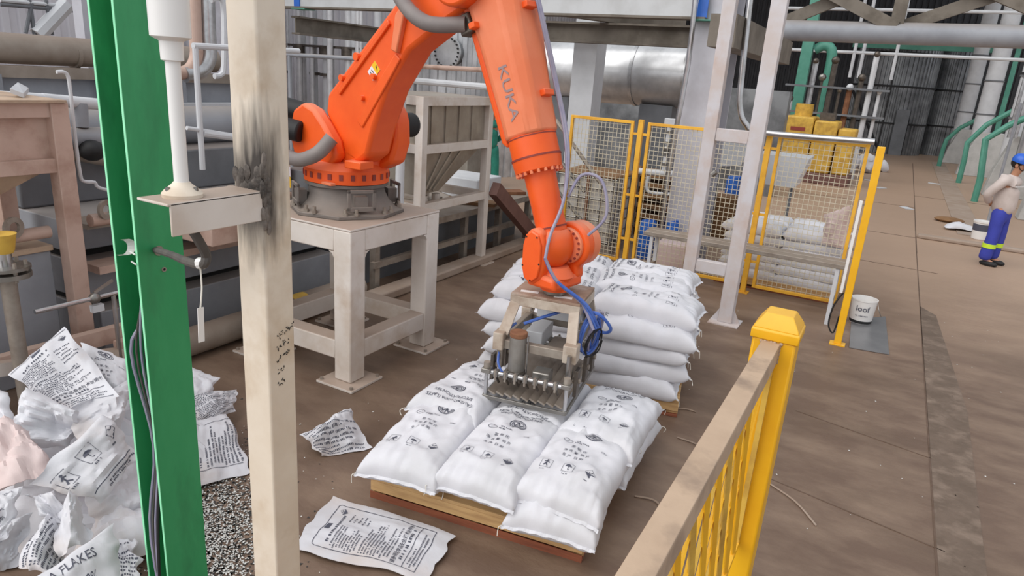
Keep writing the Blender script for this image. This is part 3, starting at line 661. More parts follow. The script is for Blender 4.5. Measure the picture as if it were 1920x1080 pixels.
gpart(B().tube([(-.13, -.1, .88), (-.02, -.05, .93), (.08, .0, .97), (.14, .06, 1.0)], .011, 7, 5), 'hose_run', 'blue_hose')
gpart(B().tube([(.2, .0, 1.0), (.35, -.05, 1.02), (.43, 0, .92), (.38, .06, .86), (.3, .05, .9)], .011, 7, 5), 'hose_run', 'blue_hose')
# ------------------------------------------------------------------ filled sacks
def sack_fn(L, Wd, H, seed):
    r = random.Random(seed); o1 = V((r.random()*50, r.random()*50, r.random()*50)); tilt = (r.random()-.5)*.12; bend = (r.random()-.5)*.03
    cr = [(r.uniform(-.7, .7), r.uniform(-.7, .7), r.uniform(0, 3.14), r.uniform(.3, .8), r.uniform(.004, .013)) for _ in range(18)]
    def f(u, v, top):
        e = (max(0, 1-abs(u)**7))**.5*(max(0, 1-abs(v)**9))**.5
        ear = .05*(u*u*v*v)
        x = Wd/2*u*(.985-.03*(1-abs(v)**2)*abs(u)+ear*.5); y = L/2*v*(.99+ear)+bend*u*u
        p = V((u*Wd*2.5, v*L*2.5, 0))+o1
        n1 = noise.noise(p*1.3)*.5+noise.noise(p*3.1)*.25
        edge = max(abs(u)**3, abs(v)**3)
        wr = 0
        for cx, cy, a, s, am in cr:
            d = (u-cx)*math.cos(a)+(v-cy)*math.sin(a); al = -(u-cx)*math.sin(a)+(v-cy)*math.cos(a)
            if abs(al) < s: wr += am*max(0, 1-abs(d)*9)*(1-(al/s)**2)
        T = H*e
        fold = noise.noise(V((u*11, v*1.8, 3))+o1)*.024*abs(v)**2.5+noise.noise(V((u*2.2, v*13, 7))+o1)*.016*abs(u)**3
        if top: z = H*.36+T*.62+n1*.042*e+wr*e+fold*e+tilt*.1*u*H
        else: z = max(0, H*.36-T*.55)
        x += noise.noise(p*2+V((9, 0, 0)))*.012*edge; y += noise.noise(p*2+V((0, 9, 0)))*.014*edge
        if top is None: z = H*.44
        return V((x, y, z-.012*edge))
    return f
def sack_meshes(seed, L=.81, Wd=.5, H=.165, pr=True, m='sack'):
    f = sack_fn(L, Wd, H, seed); nx, ny = 34, 48; b = B()
    us = [math.sin(math.pi/2*(-1+2*i/nx))*.55+(-1+2*i/nx)*.45 for i in range(nx+1)]; vs_ = [math.sin(math.pi/2*(-1+2*j/ny))*.5+(-1+2*j/ny)*.5 for j in range(ny+1)]
    for top in (True, False):
        n0 = len(b.v); b.v += [f(u, v, top) for v in vs_ for u in us]
        for j in range(ny):
            for i in range(nx):
                q = (n0+j*(nx+1)+i, n0+j*(nx+1)+i+1, n0+(j+1)*(nx+1)+i+1, n0+(j+1)*(nx+1)+i); b.f.append(q if top else q[::-1])
    import bmesh
    me = bpy.data.meshes.new('sack'); me.from_pydata(b.v, [], b.f)
    bm = bmesh.new(); bm.from_mesh(me); bmesh.ops.remove_doubles(bm, verts=bm.verts, dist=.002); bmesh.ops.recalc_face_normals(bm, faces=bm.faces); bm.to_mesh(me); bm.free()
    me.shade_smooth(); me.materials.append(MATS[m])
    sme = []; tme = []
    for s in (-1, 1):
        lo = []
        for i in range(nx+1):
            p = f(us[i], s, True); dz = .004*math.sin(i*1.3+seed); lo.append([p+V((0, -s*.012, 0)), p+V((0, s*.018, -.01+dz))])
        q = B().loft(lo, False).mesh('sewn_seam'); q.materials.append(MATS[m]); sme.append(q)
    for s, c in ((-1, -1), (1, 1)):
        p = f(c*.97, s, True); d = random.Random(seed+s+c*3)
        q = B().tube([p, p+V((c*.012, s*.02, .0)), p+V((c*.02+.02*d.random(), s*.025, -.02)), p+V((c*.015, s*.03, -.04-.02*d.random()))], .0024, 5, 4).mesh('loose_thread'); q.materials.append(MATS['thread']); tme.append(q)
    pme = None
    if pr:
        def fn(x, y, off):
            u, v = max(-.99, min(.99, x/(Wd/2))), max(-.99, min(.99, y/(L/2))); return f(u, v, True)+V((0, 0, off))
        pb = front_print(L, Wd).drape(fn, .0035); pme = pb.mesh('printed_lettering', smooth=False); pme.materials.append(MATS['ink'])
    return me, sme, tme, pme
VAR = [sack_meshes(20+i) for i in range(8)]
def sack(k, x, y, z, rz, label, group, rx=0, ry=0, thread=True, sc=1):
    me, sme, tme, pme = VAR[k % len(VAR)]
    o = bpy.data.objects.new('filled_sack', me); COL.objects.link(o); o.location = (x, y, z); o.rotation_euler = (rx, ry, rz); tag(o, label, 'sack', group)
    for nm, m_ in [('sewn_seam', q) for q in sme]+[('loose_thread', q) for q in (tme if thread else [])]+[('printed_lettering', pme)]:
        if m_ is None: continue
        c = bpy.data.objects.new(nm, m_); COL.objects.link(c); c.parent = o
        if nm == 'printed_lettering': c['kind'] = 'stuff'
    return o
# pallets
def pallet(org, rot, w_, d_, label, red=False):
    t = thing('wooden_pallet', label, 'pallet', (org[0], org[1], 0), rot); n = 8; w = d_/(n*1.25); x1 = w_
    for i in range(n):
        y = (d_-w)*i/(n-1); B().mm((0, y, .118), (x1, y+w, .14)).build('top_board', 'wood', t, True, bevel=.003)
    for i in range(3):
        x = (x1-.09)*i/2; B().mm((x, .022, .022), (x+.09, d_-.02, .118)).build('stringer', 'wood', t, True, bevel=.003)
    for i in range(3):
        y = (d_-.1)*i/2; B().mm((0, y, 0), (x1, y+.1, .022)).build('bottom_board', 'wood_red', t, True, bevel=.003)
    B().mm((0, 0, .05), (x1, .02, .117)).build('end_board', 'wood', t, True, bevel=.003)
    if red: B().mm((0, -.004, .0), (x1, .0, .045)).build('shadow_edge', 'wood_red', t, True)  # shadow under the front board, coloured in as a red-brown strip
    return t
def frame(org, rot):
    c, s = math.cos(rot), math.sin(rot)
    return lambda a, b: (org[0]+a*c-b*s, org[1]+a*s+b*c)
O1, R1 = (-2.31, 2.74), R(8); F1 = frame(O1, R1)
O2, R2 = (-2.44, 4.56), R(13); F2 = frame(O2, R2)
pallet(O1, R1, 1.3, 1.36, 'timber pallet under the near low sacks, red-brown painted-in shadow along its front', True)
pallet(O2, R2, 1.4, 1.38, 'timber pallet under the tall sack stack behind the gripper')
G1 = 'sacks on the near pallet'
random.seed(5)
for lay in range(2):
    for r_ in range(2):
        for c in range(3):
            a_ = (.235, .7, 1.14)[c]+random.uniform(-.012, .012); b_ = (.31, .98)[r_]+random.uniform(-.015, .015); z = .138+lay*.122
            where = ('near row of the low pallet', 'far row of the low pallet')[r_]; side = ('left', 'middle', 'right')[c]
            lb_ = f'filled white sack, {("under layer", "top layer")[lay]}, {side} of the {where}'
            if lay and (r_, c) == (1, 1): lb_ = 'filled white sack directly under the gripper comb'
            if lay and (r_, c) == (1, 0): lb_ = 'filled white sack left of the gripper, its English lettering upside down'
            rz = random.uniform(-.04, .04); rx = 0
            if (r_, c) == (1, 0): rz += math.pi-.06; b_ -= .08; z += .035*lay; rx = .03*lay
            if (r_, c) == (1, 1): rz += math.pi; b_ -= .02
            if (r_, c) == (1, 2): b_ += .0; rz -= .06; a_ += .04; rx = -.03*lay; z += .02*lay
            if (r_, c) == (0, 2) and lay == 0: a_ -= .02; b_ -= .0; rz += .03
            if (r_, c) == (0, 2) and lay: b_ += .08; z -= .01; rx = .03
            if r_ == 0 and c < 2: b_ += (.14, .0)[lay]; rx = .05*lay; z -= .012*lay
            if (r_, c) == (0, 0) and lay: rx = .09; b_ -= .02; z -= .012
            x, y = F1(a_, b_)
            sack((c+r_*3+lay*2) % 8, x, y, z, R1+rz, lb_, G1, ry=(-.02, 0, .03)[c], rx=rx)
G2 = 'sacks in the tall stack'
lname = ['bottom', 'second', 'third', 'fourth', 'top']
for lay in range(5):
    for c in range(2):
        for r_ in range(3):
            if c == 0 and r_ == 2 and lay < 4: continue
            a_ = (.2, .98)[c]+random.uniform(-.035, .035); b_ = ((.22, .68, 1.14) if lay < 4 else (.34, .8, 1.22))[r_]+random.uniform(-.02, .02); z = .138+lay*.138
            rz = (math.pi/2 if c else -math.pi/2)+random.uniform(-.07, .07)
            if lay == 4 and c == 1 and r_ == 2: rz += -.15
            if lay == 4 and c == 1 and r_ == 0: a_ += .05; rz += -.1
            if lay == 3: a_ += .03*(1 if c else -1)
            side = ('left', 'right')[c]; row = ('near', 'middle', 'far')[r_]; x, y = F2(a_, b_)
            sack((c*3+r_+lay*2+1) % 8, x, y, z, R2+rz, f'filled white sack, {lname[lay]} layer of the tall stack, {side} end of its {row} row', G2, rx=random.uniform(-.03, .03), ry=random.uniform(-.03, .03))
# ------------------------------------------------------------------ empty crumpled sacks: a folded sheet of two layers between four corners
def bag(name, quad, label, seed, puff=.03, crease=.05, pr=None, m='sack_old', group='emptied sacks on the floor', prot=0, psize=None, noise_a=.015, n=26, clampz=True, pof=(0, 0), psc=1):
    """quad: four corners (u0v0, u1v0, u1v1, u0v1)"""
    r = random.Random(seed); A, Bq, Cq, D = [V(p) for p in quad]
    nr = ((Cq-A).cross(D-Bq)).normalized()
    if nr.z < 0 and nr.dot(V((0, 0, CH))-A) < 0: nr = -nr
    if nr.dot(V((0, 0, CH))-(A+Cq)/2) < 0: nr = -nr
    cr = [(r.uniform(.2, .8), r.uniform(.2, .8), r.uniform(0, 3.14), r.uniform(-1, 1)*crease) for _ in range(6)]
    o1 = V((seed*3.7, seed*1.3, 0))
    def f(u, v, off=0):
        p = (A*(1-u)+Bq*u)*(1-v)+(D*(1-u)+Cq*u)*v; h = 0
        for cx_, cy_, a, am in cr: h += am*(.5-abs((u-cx_)*math.cos(a)+(v-cy_)*math.sin(a))*1.6)
        q = V((u*3, v*3, 0))+o1
        h += noise.noise(q)*noise_a*2+abs(noise.noise(q*2.3))*noise_a*1.6
        e = (max(0, 1-abs(2*u-1)**3))**.6*(max(0, 1-abs(2*v-1)**3))**.6
        p = p+nr*(h*(.35+.65*e)+off)
        j = .03*(1-e); p += V((noise.noise(q*1.4+V((5, 0, 0)))*j, noise.noise(q*1.4+V((0, 7, 0)))*j, 0))
        return p, e
    b = B()
    for s in (1, -1):
        n0 = len(b.v)
        for j in range(n+1):
            for i in range(n+1):
                p, e = f(i/n, j/n); p = p+nr*(s*(puff*e+.0015)*(1 if s > 0 else .5))
                if clampz: p.z = max(.004 if s < 0 else .006, p.z)
                b.v.append(p)
        for j in range(n):
            for i in range(n): b.f.append((n0+j*(n+1)+i, n0+j*(n+1)+i+1, n0+(j+1)*(n+1)+i+1, n0+(j+1)*(n+1)+i))
    k = (n+1)*(n+1)
    for i in range(n):
        for a_, c_ in ((i, i+1), ((n)*(n+1)+i, n*(n+1)+i+1), (i*(n+1), (i+1)*(n+1)), (i*(n+1)+n, (i+1)*(n+1)+n)): b.f.append((a_, c_, c_+k, a_+k))
    o = one(name, b, m, label, 'sack', group)
    if pr:
        su, sv = (Bq-A).length, (D-A).length; c_, s_ = math.cos(prot), math.sin(prot); mir = -1 if (Bq-A).cross(D-A).dot(nr) < 0 else 1
        full = pr if isinstance(pr, P2) else (back_print(.46, .72, seed) if pr == 'back' else front_print(.72, .46))
        ok = []; uv = []
        for x, y in full.v:
            x, y = (x+pof[0])*psc, (y+pof[1])*psc
            x2, y2 = x*c_-y*s_, (x*s_+y*c_)*mir; u, v = .5+x2/su, .5+y2/sv; ok.append(.02 < u < .98 and .02 < v < .98); uv.append((u, v))
        pb = B(); ix = {}
        for fc in full.f:
            if all(ok[i] for i in fc):
                for i in fc:
                    if i not in ix:
                        p, e = f(*uv[i]); p = p+nr*(puff*e+.004)
                        if clampz: p.z = max(.009, p.z)
                        ix[i] = len(pb.v); pb.v.append(p)
                pb.f.append(tuple(ix[i] for i in fc))
        if pb.f: pb.build('printed_lettering', 'ink', o, smooth=False, kind='stuff')
    return o
def Q(*pts): return [atz(x, y, z) for x, y, z in pts]
bag('empty_sack', Q((622, 928, .02), (850, 1003, .03), (800, 1092, .02), (548, 1030, .02)), 'flat emptied sack with full back-panel print in front of the pallet', 3, .012, .03, 'back', 'sack_old', prot=math.pi/2, noise_a=.008, psc=1.02)
bag('empty_sack', Q((563, 812, .1), (655, 772, .16), (700, 835, .04), (600, 855, .02)), 'crumpled emptied sack between the near post and the low pallet', 8, .03, .1, 'back', prot=0, noise_a=.02)
PG = 'heap of emptied sacks at left'
bag('empty_sack', Q((122, 612, .85), (222, 742, .62), (110, 775, .5), (22, 705, .66)), 'peaked emptied sack on top of the heap, back-panel print showing', 21, .02, .05, 'back', prot=math.pi/2*1, group=PG, clampz=False)
bag('empty_sack', Q((150, 640, .72), (236, 672, .66), (250, 750, .5), (170, 760, .5)), 'emptied sack with round logo behind the peaked sack', 22, .04, .05, 'front', group=PG, clampz=False)
bag('empty_sack', Q((55, 728, .68), (150, 772, .62), (135, 840, .42), (10, 838, .48)), 'gathered pale sack bulging below the peaked sack', 23, .1, .12, None, 'sack', group=PG, noise_a=.03, clampz=False)
bag('empty_sack', Q((128, 762, .64), (242, 712, .6), (236, 800, .45), (150, 850, .45)), 'folded white sack with turned-over edge beside the green column', 24, .03, .14, None, 'sack_old', group=PG, noise_a=.02, clampz=False)
um = P2()
for i in range(3): symbol(um, -.17+.16*i, .05, .085, (0, 1, 2)[i]); um.rows(-.21+.16*i, -.14+.16*i, -.01, -.01, 1, .01, i, 1)
um.line([(-.3, -.1), (.3, -.1)], .005); um.rows(-.1, .28, -.125, -.17, 4, .01, 3); um.rows(-.2, .25, .16, .16, 1, .025, 5, 1)
bag('empty_sack', Q((60, 900, .5), (190, 778, .6), (262, 850, .42), (190, 945, .32)), 'large emptied sack with umbrella symbol in the middle of the heap', 25, .03, .07, um, prot=0, group=PG, clampz=False)
bag('empty_sack', Q((-40, 790, .5), (60, 800, .52), (95, 885, .46), (-40, 925, .42)), 'pinkish dusty emptied sack at the left edge of the heap', 26, .06, .08, None, 'sack_pink', group=PG, noise_a=.03, clampz=False)
bag('empty_sack', Q((-60, 940, .44), (42, 915, .46), (15, 1010, .34), (-70, 1060, .34)), 'emptied sack with small round mark, lower left of the heap', 27, .03, .05, 'front', prot=.6, group=PG, clampz=False)
bag('empty_sack', Q((-20, 1000, .36), (60, 960, .38), (30, 1060, .24), (-50, 1090, .24)), 'blank folded sack at the lower left frame edge', 28, .03, .08, None, 'sack_old', group=PG, clampz=False)
bag('empty_sack', Q((48, 930, .42), (112, 925, .42), (150, 985, .36), (100, 985, .34)), 'small folded sack flap below the umbrella-print sack', 29, .03, .12, None, 'sack_old', group=PG, clampz=False)
bag('empty_sack', Q((108, 950, .42), (152, 940, .42), (168, 1015, .36), (104, 1040, .36)), 'blank upright sack fold in the lower heap', 30, .02, .1, None, 'sack_old', group=PG, clampz=False)
bag('empty_sack', Q((30, 1065, .3), (95, 965, .36), (125, 1000, .34), (110, 1090, .26)), 'emptied sack with back-panel print low in the heap', 31, .02, .05, 'back', group=PG, clampz=False)
en = P2().text('CAUSTIC SODA FLAKES', -.09, .06, .05).text('SPECIFICATION:98%', -.06, -.01, .05)
bag('empty_sack', Q((-60, 1175, .5), (215, 982, .55), (235, 1130, .42), (60, 1230, .4)), 'emptied sack reading CAUSTIC SODA FLAKES at the bottom left corner', 32, .06, .04, en, 'sack', group=PG, clampz=False)
bag('empty_sack', Q((205, 1005, .22), (252, 1012, .2), (262, 1085, .12), (200, 1090, .12)), 'printed sack flap just left of the green column foot', 33, .02, .05, 'back', group=PG, clampz=False)
bag('empty_sack', Q((150, 925, .3), (280, 850, .3), (270, 960, .12), (190, 1010, .12)), 'shaded greyish sack under the umbrella-print sack', 34, .04, .1, None, 'sack_old', group=PG, clampz=False)
bag('empty_sack', Q((360, 690, .25), (408, 708, .22), (390, 760, .12), (330, 760, .12)), 'tied sack end with loose string right of the green column', 35, .05, .06, None, 'sack', group=PG, clampz=False)
bag('empty_sack', Q((352, 745, .22), (448, 728, .16), (440, 770, .08), (350, 830, .1)), 'printed sack corner pointing right between green column and near post', 36, .02, .05, 'back', group=PG)
bag('empty_sack', Q((340, 790, .2), (425, 780, .14), (470, 880, .03), (340, 925, .05)), 'crumpled printed sack between green column and near post', 37, .04, .08, 'back', prot=math.pi/2, group=PG)
bag('empty_sack', Q((230, 690, .45), (300, 700, .42), (290, 800, .2), (225, 800, .25)), 'crumpled sack hidden mostly behind the green column', 38, .05, .08, None, group=PG, clampz=False)
bag('empty_sack', Q((20, 745, .55), (-40, 700, .55), (-60, 820, .4), (30, 860, .4)), 'white sack leaning at the left frame edge', 39, .05, .08, None, 'sack', group=PG, clampz=False)
# the lower body of the heap, sacks lying on the floor
for i, (x, y, w, h_, rz) in enumerate(((-3.6, 2.2, .85, .3, .3), (-4.0, 2.05, .9, .3, 1.0), (-3.2, 1.75, .85, .26, -.4), (-3.5, 1.5, .9, .28, .8), (-3.95, 1.6, .8, .4, .1))):
    c, s = math.cos(rz)*w/2, math.sin(rz)*w/2; k = .62
    bag('empty_sack', [V((x-c+s*k, y-s-c*k, .03)), V((x+c+s*k, y+s-c*k, .04)), V((x+c-s*k, y+s+c*k, .05)), V((x-c-s*k, y-s+c*k, .03))], ('puffed white sack deep in the heap behind the peaked sack', 'puffed white sack deep in the heap, far left', 'puffed sack at the floor of the heap near the green column', 'puffed sack at the floor of the heap near the frame bottom', 'puffed sack at the floor of the heap, left frame edge')[i], 60+i, h_*.5, .22, None, group=PG, noise_a=.045)
# spilled flakes: uncountable
b = B(); random.seed(9)
for i in range(3600):
    a = random.gauss(0, 1), random.gauss(0, 1); x, y = -2.75+a[0]*.22-.25*a[1], 2.0+a[1]*.3; s = random.uniform(.003, .009); an_ = random.random()*6.28; z = random.uniform(.001, .008)
    vs = [(x+s*math.cos(an_+k*2.1), y+s*math.sin(an_+k*2.1), z+random.uniform(0, .004)) for k in range(3)]; b.add(vs, [(0, 1, 2)])
g_ = B()
for i in range(2600):
    a = random.gauss(0, 1), random.gauss(0, 1); x, y = -2.75+a[0]*.22-.25*a[1], 2.0+a[1]*.3; s = random.uniform(.006, .014); an_ = random.random()*6.28
    g_.add([(x+s*math.cos(an_+k*2.1), y+s*math.sin(an_+k*2.1), .002) for k in range(3)], [(0, 1, 2)])
tag(g_.build('dark_grit', 'grit', None, smooth=False), 'dark grit mixed into the spilled flakes by the green column', 'grit', kind='stuff')
tag(b.build('spilled_flakes', 'flakes', None, smooth=False), 'white chemical flakes spilled on the floor around the green column', 'flakes', kind='stuff')
b = B()
for i in range(150):
    x, y = random.uniform(-3.3, 1.6), random.uniform(2.6, 9.5); s = random.uniform(.003, .011); an_ = random.random()*6.28
    b.add([(x+s*math.cos(an_+k*1.6)*(1 if k % 2 else .6), y+s*math.sin(an_+k*1.6), .003) for k in range(4)], [(0, 1, 2, 3)])
tag(b.build('floor_specks', 'flakes', None, smooth=False), 'scattered white specks and crumbs on the brown floor', 'debris', kind='stuff')
for i, pts in enumerate((((1250, 765), (1305, 772)), ((1270, 820), (1325, 850)), ((1190, 930), (1240, 950)), ((1440, 905), (1530, 985)))):
    p, q = atz(*pts[0], .006), atz(*pts[1], .006); mid = (p+q)/2+V((.02, .03, .004))
    one('floor_strap', B().tube([p, mid, q], .006, 5, 4), 'floor_pale', ('pale strap scrap on the floor right of the low pallet', 'pale strap scrap halfway between pallet and railing', 'pale strap scrap beside the pallet corner', 'thin pale strip on the floor right of the railing')[i], 'strap', 'strap scraps')
# ------------------------------------------------------------------ yellow safety fence
FY = 8.8
def fence_panel(x0, x1, label, z0=.09, z1=1.975):
    t = thing('mesh_fence', label, 'fence', ((x0+x1)/2, FY, z0), group='yellow mesh fence panels'); w = .038
    for x in (x0, x1-w): B().mm((x, FY-.02, z0), (x+w, FY+.02, z1)).build('upright', 'yellow_fence', t, bevel=.003)
    for z in (z0, z1-w): B().mm((x0+w, FY-.02, z), (x1-w, FY+.02, z+w)).build('rail', 'yellow_fence', t, bevel=.003)
    b = B(); n = max(3, round((x1-x0)/.058)); m_ = round((z1-z0)/.058)
    for i in range(1, n): x = x0+(x1-x0)*i/n; b.bar((x, FY, z0+.02), (x, FY, z1-.02), .006, .006)
    for i in range(1, m_): z = z0+(z1-z0)*i/m_; b.bar((x0+.02, FY+.005, z), (x1-.02, FY+.005, z), .006, .006)
    b.build('wire_mesh', 'wire', t, smooth=False, kind='stuff')
def fence_post(x, label):
    t = thing('fence_post', label, 'post', (x, FY, 0), group='yellow fence posts')
    B().mm((x-.032, FY-.03, 0), (x+.032, FY+.03, 2.0)).build('tube', 'yellow_fence', t, bevel=.004)
    B().mm((x-.07, FY-.07, 0), (x+.07, FY+.07, .01)).build('base_plate', 'yellow_fence', t)
    for z in (.4, 1.0, 1.8): B().mm((x-.1, FY-.012, z), (x+.1, FY+.012, z+.03)).build('lug', 'yellow_fence', t)
fence_panel(-3.97, -3.07, 'leftmost yellow mesh fence panel, in front of the caged liquid tank')
fence_panel(-2.88, -2.12, 'yellow mesh fence panel in front of the white valve manifold')
fence_panel(-2.06, -1.47, 'narrow yellow mesh fence panel behind the white door frame')
fence_panel(-1.27, -.29, 'rightmost yellow mesh fence panel in front of the far sack pile')
fence_post(-2.975, 'yellow fence post left of the valve manifold'); fence_post(-1.37, 'yellow fence post just right of the white door frame')
fx, fy = -.15, 7.55
t = thing('light_curtain_post', 'free-standing yellow post with a white sensor strip, right end of the fence', 'post', (fx, fy, 0))
B().mm((fx-.035, fy-.03, .012), (fx+.035, fy+.03, 2.03)).build('tube', 'yellow', t, bevel=.004)
B().mm((fx-.075, fy-.06, 0), (fx+.075, fy+.06, .012)).build('base_plate', 'yellow', t)
B().mm((fx-.085, fy-.02, .55), (fx-.055, fy+.01, 1.5)).build('sensor_strip', 'white_plastic', t, bevel=.003)
for z in (.6, 1.0, 1.45): B().mm((fx-.06, fy-.015, z), (fx-.03, fy+.005, z+.02)).build('strip_clip', 'steel', t)
B().tube([(fx-.05, fy, .55), (fx-.11, fy-.01, .4), (fx-.12, fy-.02, .2), (fx-.06, fy-.02, .12), (fx-.04, fy, .3)], .009, 6, 5).build('cable_loop', 'black', t)
B().mm((fx-.3, FY-1.2, 1.7), (fx-.28, FY-1.19, 1.72))
# white door-like frame
t = thing('white_door_frame', 'white steel portal frame of two tall posts and two cross bars before the fence', 'frame', (-1.5, 7.45, 0))
for x, w in ((-1.285, .15), (-1.755, .13)):
    B().mm((x-w/2, 7.39, .012), (x+w/2, 7.51, 4.2)).build('upright', 'lavender_rust', t, bevel=.006)
    fp = B().mm((x-.16, 7.3, 0), (x+.16, 7.6, .012)).build('base_plate', 'lavender_rust', t)
    for s in (-1, 1): B().prism([(x+s*w/2, 7.44, .012), (x+s*(w/2+.08), 7.44, .012), (x+s*w/2, 7.44, .16)], (0, .012, 0)).build('gusset', 'lavender_rust', t)
for z in (1.93, .52): B().mm((-1.69, 7.4, z), (-1.36, 7.5, z+.13)).build('cross_bar', 'lavender_rust', t, bevel=.006)
B().cyl((-1.62, 7.38, 1.62), (-1.66, 7.38, 1.58), .03, n=10).build('latch', 'steel', t)
# bent steel handrail tube over the fence
pts = [aty(1413, -60, 8.7), aty(1390, 150, 8.7), aty(1388, 205, 8.7), aty(1400, 234, 8.7), aty(1432, 249, 8.7), aty(1640, 266, 8.7)]
one('bent_steel_tube', B().tube(pts, .035, 12, 5), 'steel_tube', 'bright steel tube dropping from above and bending along the fence top', 'tube')
# plank bench in front of the fence
t = thing('plank_bench', 'long weathered plank bench with thin legs along the fence', 'bench', (-1.4, 8.3, 0))
B().mm((-2.55, 8.14, .655), (-.22, 8.3, .705)).build('plank', 'steel_worn', t, bevel=.006)
B().mm((-2.55, 8.31, .66), (-.22, 8.46, .71)).build('plank', 'steel_worn', t, bevel=.006)
for x in (-2.45, -.32):
    for y in (8.18, 8.42): B().bar((x, y, 0), (x, y, .655), .04, .04).build('leg', 'white_tank', t)
    B().mm((x-.02, 8.18, .25), (x+.02, 8.42, .29)).build('leg_brace', 'steel_worn', t)
# far sack pile behind the fence
G3 = 'sacks in the pile behind the fence'
VAR += [sack_meshes(50, .72, .48, .15, False), sack_meshes(51, .72, .48, .15, False)]
nm = ['bottom', 'second', 'third', 'fourth', 'fifth', 'top']
pallet((-1.8, 9.05), 0, 1.5, 1.0, 'timber pallet under the sack pile behind the fence')
for lay in range(6):
    for c in range(2):
        for r_ in range(2):
            if r_ and lay < 4: continue
            sack(8+(lay+c+r_) % 2, (-1.42, -.7)[c]+random.uniform(-.03, .03), (9.3, 9.78)[r_]+random.uniform(-.02, .02), .138+lay*.115, math.pi/2*(1 if c else -1)+random.uniform(-.06, .06),
                 f'white sack, {nm[lay]} layer of the pile behind the fence, {("left", "right")[c]} {("front", "back")[r_]}', G3, thread=False)
bag('torn_sack', [aty(1548, 402, 8.9), aty(1592, 385, 8.9), aty(1590, 470, 8.86), aty(1540, 455, 8.92)], 'torn pinkish sack hanging on the inside of the right fence panel', 71, .03, .05, None, 'sack_pink', group=None, clampz=False)
# bucket and steel sheet
c = atz(1612, 604); t = thing('white_bucket', 'white printed paint bucket standing behind the free-standing yellow post', 'bucket', c)
B().lathe([(.11, 0), (.115, .01), (.135, .27), (.14, .275), (.14, .29), (.13, .29), (.128, .27), (.1, .02)], c, 28).build('pail', 'white_plastic', t)
B().lathe([(.116, .012), (.118, .045)], c, 28, capb=False).build('base_band', 'black', t)
bp = P2().text('loof', 0, .02, .09, bold=.01); bp.rows(-.07, .07, -.06, -.06, 1, .012, 3, 1)
bp.drape(lambda x, y, off: c+V((.135*math.sin(x/.13)+0, -.135*math.cos(x/.13), .17+y))).build('lettering', 'ink', t, smooth=False)
B().tube([c+V((.13, 0, .28)), c+V((.16, -.06, .2)), c+V((.2, -.04, .12))], .004, 5, 4).build('handle', 'steel', t)
one('steel_sheet', B().prism([atz(1592, 652, .004), atz(1667, 665, .004), atz(1660, 594, .004), atz(1596, 600, .004)], (0, 0, .006)), 'sheet_metal', 'flat grey steel sheet lying on the floor beside the bucket', 'sheet')
# caged liquid tank
t = thing('caged_tank', 'dusty white caged liquid tote behind the leftmost fence panel', 'tank', (-3.9, 9.85, 0))
B().mm((-4.35, 9.38, .14), (-3.45, 10.3, 1.12)).build('tank_body', 'ibc', t, bevel=.06)
B().mm((-4.37, 9.36, 1.1), (-3.43, 10.32, 1.14)).build('dusty_lid', 'crate', t, bevel=.02)
B().mm((-4.4, 9.32, 0), (-3.4, 10.36, .12)).build('base_pallet', 'steel_worn', t)
for k in range(7):
    z = .16+.155*k
    B().tube([(-4.38, 9.35, z), (-3.42, 9.35, z), (-3.42, 10.33, z), (-4.38, 10.33, z), (-4.38, 9.35, z)], .012, 6, 1).build('cage_hoop', 'steel', t)
for k in range(6): B().cyl((-4.35+.18*k, 9.345, .12), (-4.35+.18*k, 9.345, 1.12), .011, n=6).build('cage_bar', 'steel', t)
for k in range(6): B().cyl((-3.415, 9.4+.18*k, .12), (-3.415, 9.4+.18*k, 1.12), .011, n=6).build('cage_bar', 'steel', t)
for (a, b_, r, lab, m_) in (((1042, 225), (1127, 345), .028, 'long grey steel tube leaning behind the robot wrist', 'steel_worn'), ((1050, 300), (1096, 360), .025, 'short pale profile leaning against the caged tank, upper one', 'steel'), ((1046, 358), (1090, 412), .025, 'short pale profile leaning against the caged tank, lower one', 'steel'), ((1105, 318), (1092, 462), .022, 'upright rusty rod in front of the caged tank', 'rust')):
    one('leaning_tube', B().cyl(aty(*a, 9.0), aty(*b_, 8.9) if b_[1] < 460 else V((aty(*b_, 8.95).x, 8.95, 0)), r, n=8), m_, lab, 'tube', 'tubes by the caged tank')
# stuff behind the middle panels
t = thing('timber_rack', 'brown timber rack with stacked boards behind the valve manifold', 'rack', (-3.2, 11.2, 0))
for k in range(6):
    B().mm((-3.75, 10.9, .15+.17*k), (-2.6, 11.6, .22+.17*k)).build('board', 'crate', t, bevel=.006)
for x in (-3.7, -2.7): B().mm((x, 10.95, 0), (x+.08, 11.05, 1.15)).build('post', 'crate', t)
t = thing('valve_manifold', 'white pipe manifold with two flanged valves behind the fence', 'valves', (-2.95, 10.3, 0))
for dx in (-.16, .12):
    x = -2.88+dx
    B().cyl((x, 10.3, 1.15), (x, 10.3, 1.9), .035, n=10).build('riser', 'white_tank', t)
    for z in (1.3, 1.45, 1.62, 1.78): B().cyl((x, 10.3, z), (x, 10.3, z+.025), .075, n=14).build('flange', 'steel', t)
    B().ball((x, 10.3, 1.54), .06, 10, 6).build('valve_body', 'steel', t)
B().mm((-3.12, 10.25, 1.88), (-2.68, 10.36, 1.98)).build('header', 'white_tank', t, bevel=.01)
B().cyl((-3.5, 10.3, 1.15), (-2.4, 10.3, 1.2), .05, n=12).build('cross_pipe', 'white_tank', t)
B().cyl((-2.78, 10.3, 0), (-2.78, 10.3, 1.2), .055, n=12).build('stand_pipe', 'white_tank', t)
B().tube([(-3.25, 10.25, 1.1), (-3.25, 10.25, .9), (-3.1, 10.25, .86), (-2.7, 10.25, .9)], .025, 8, 4).build('drain_pipe', 'white_tank', t)
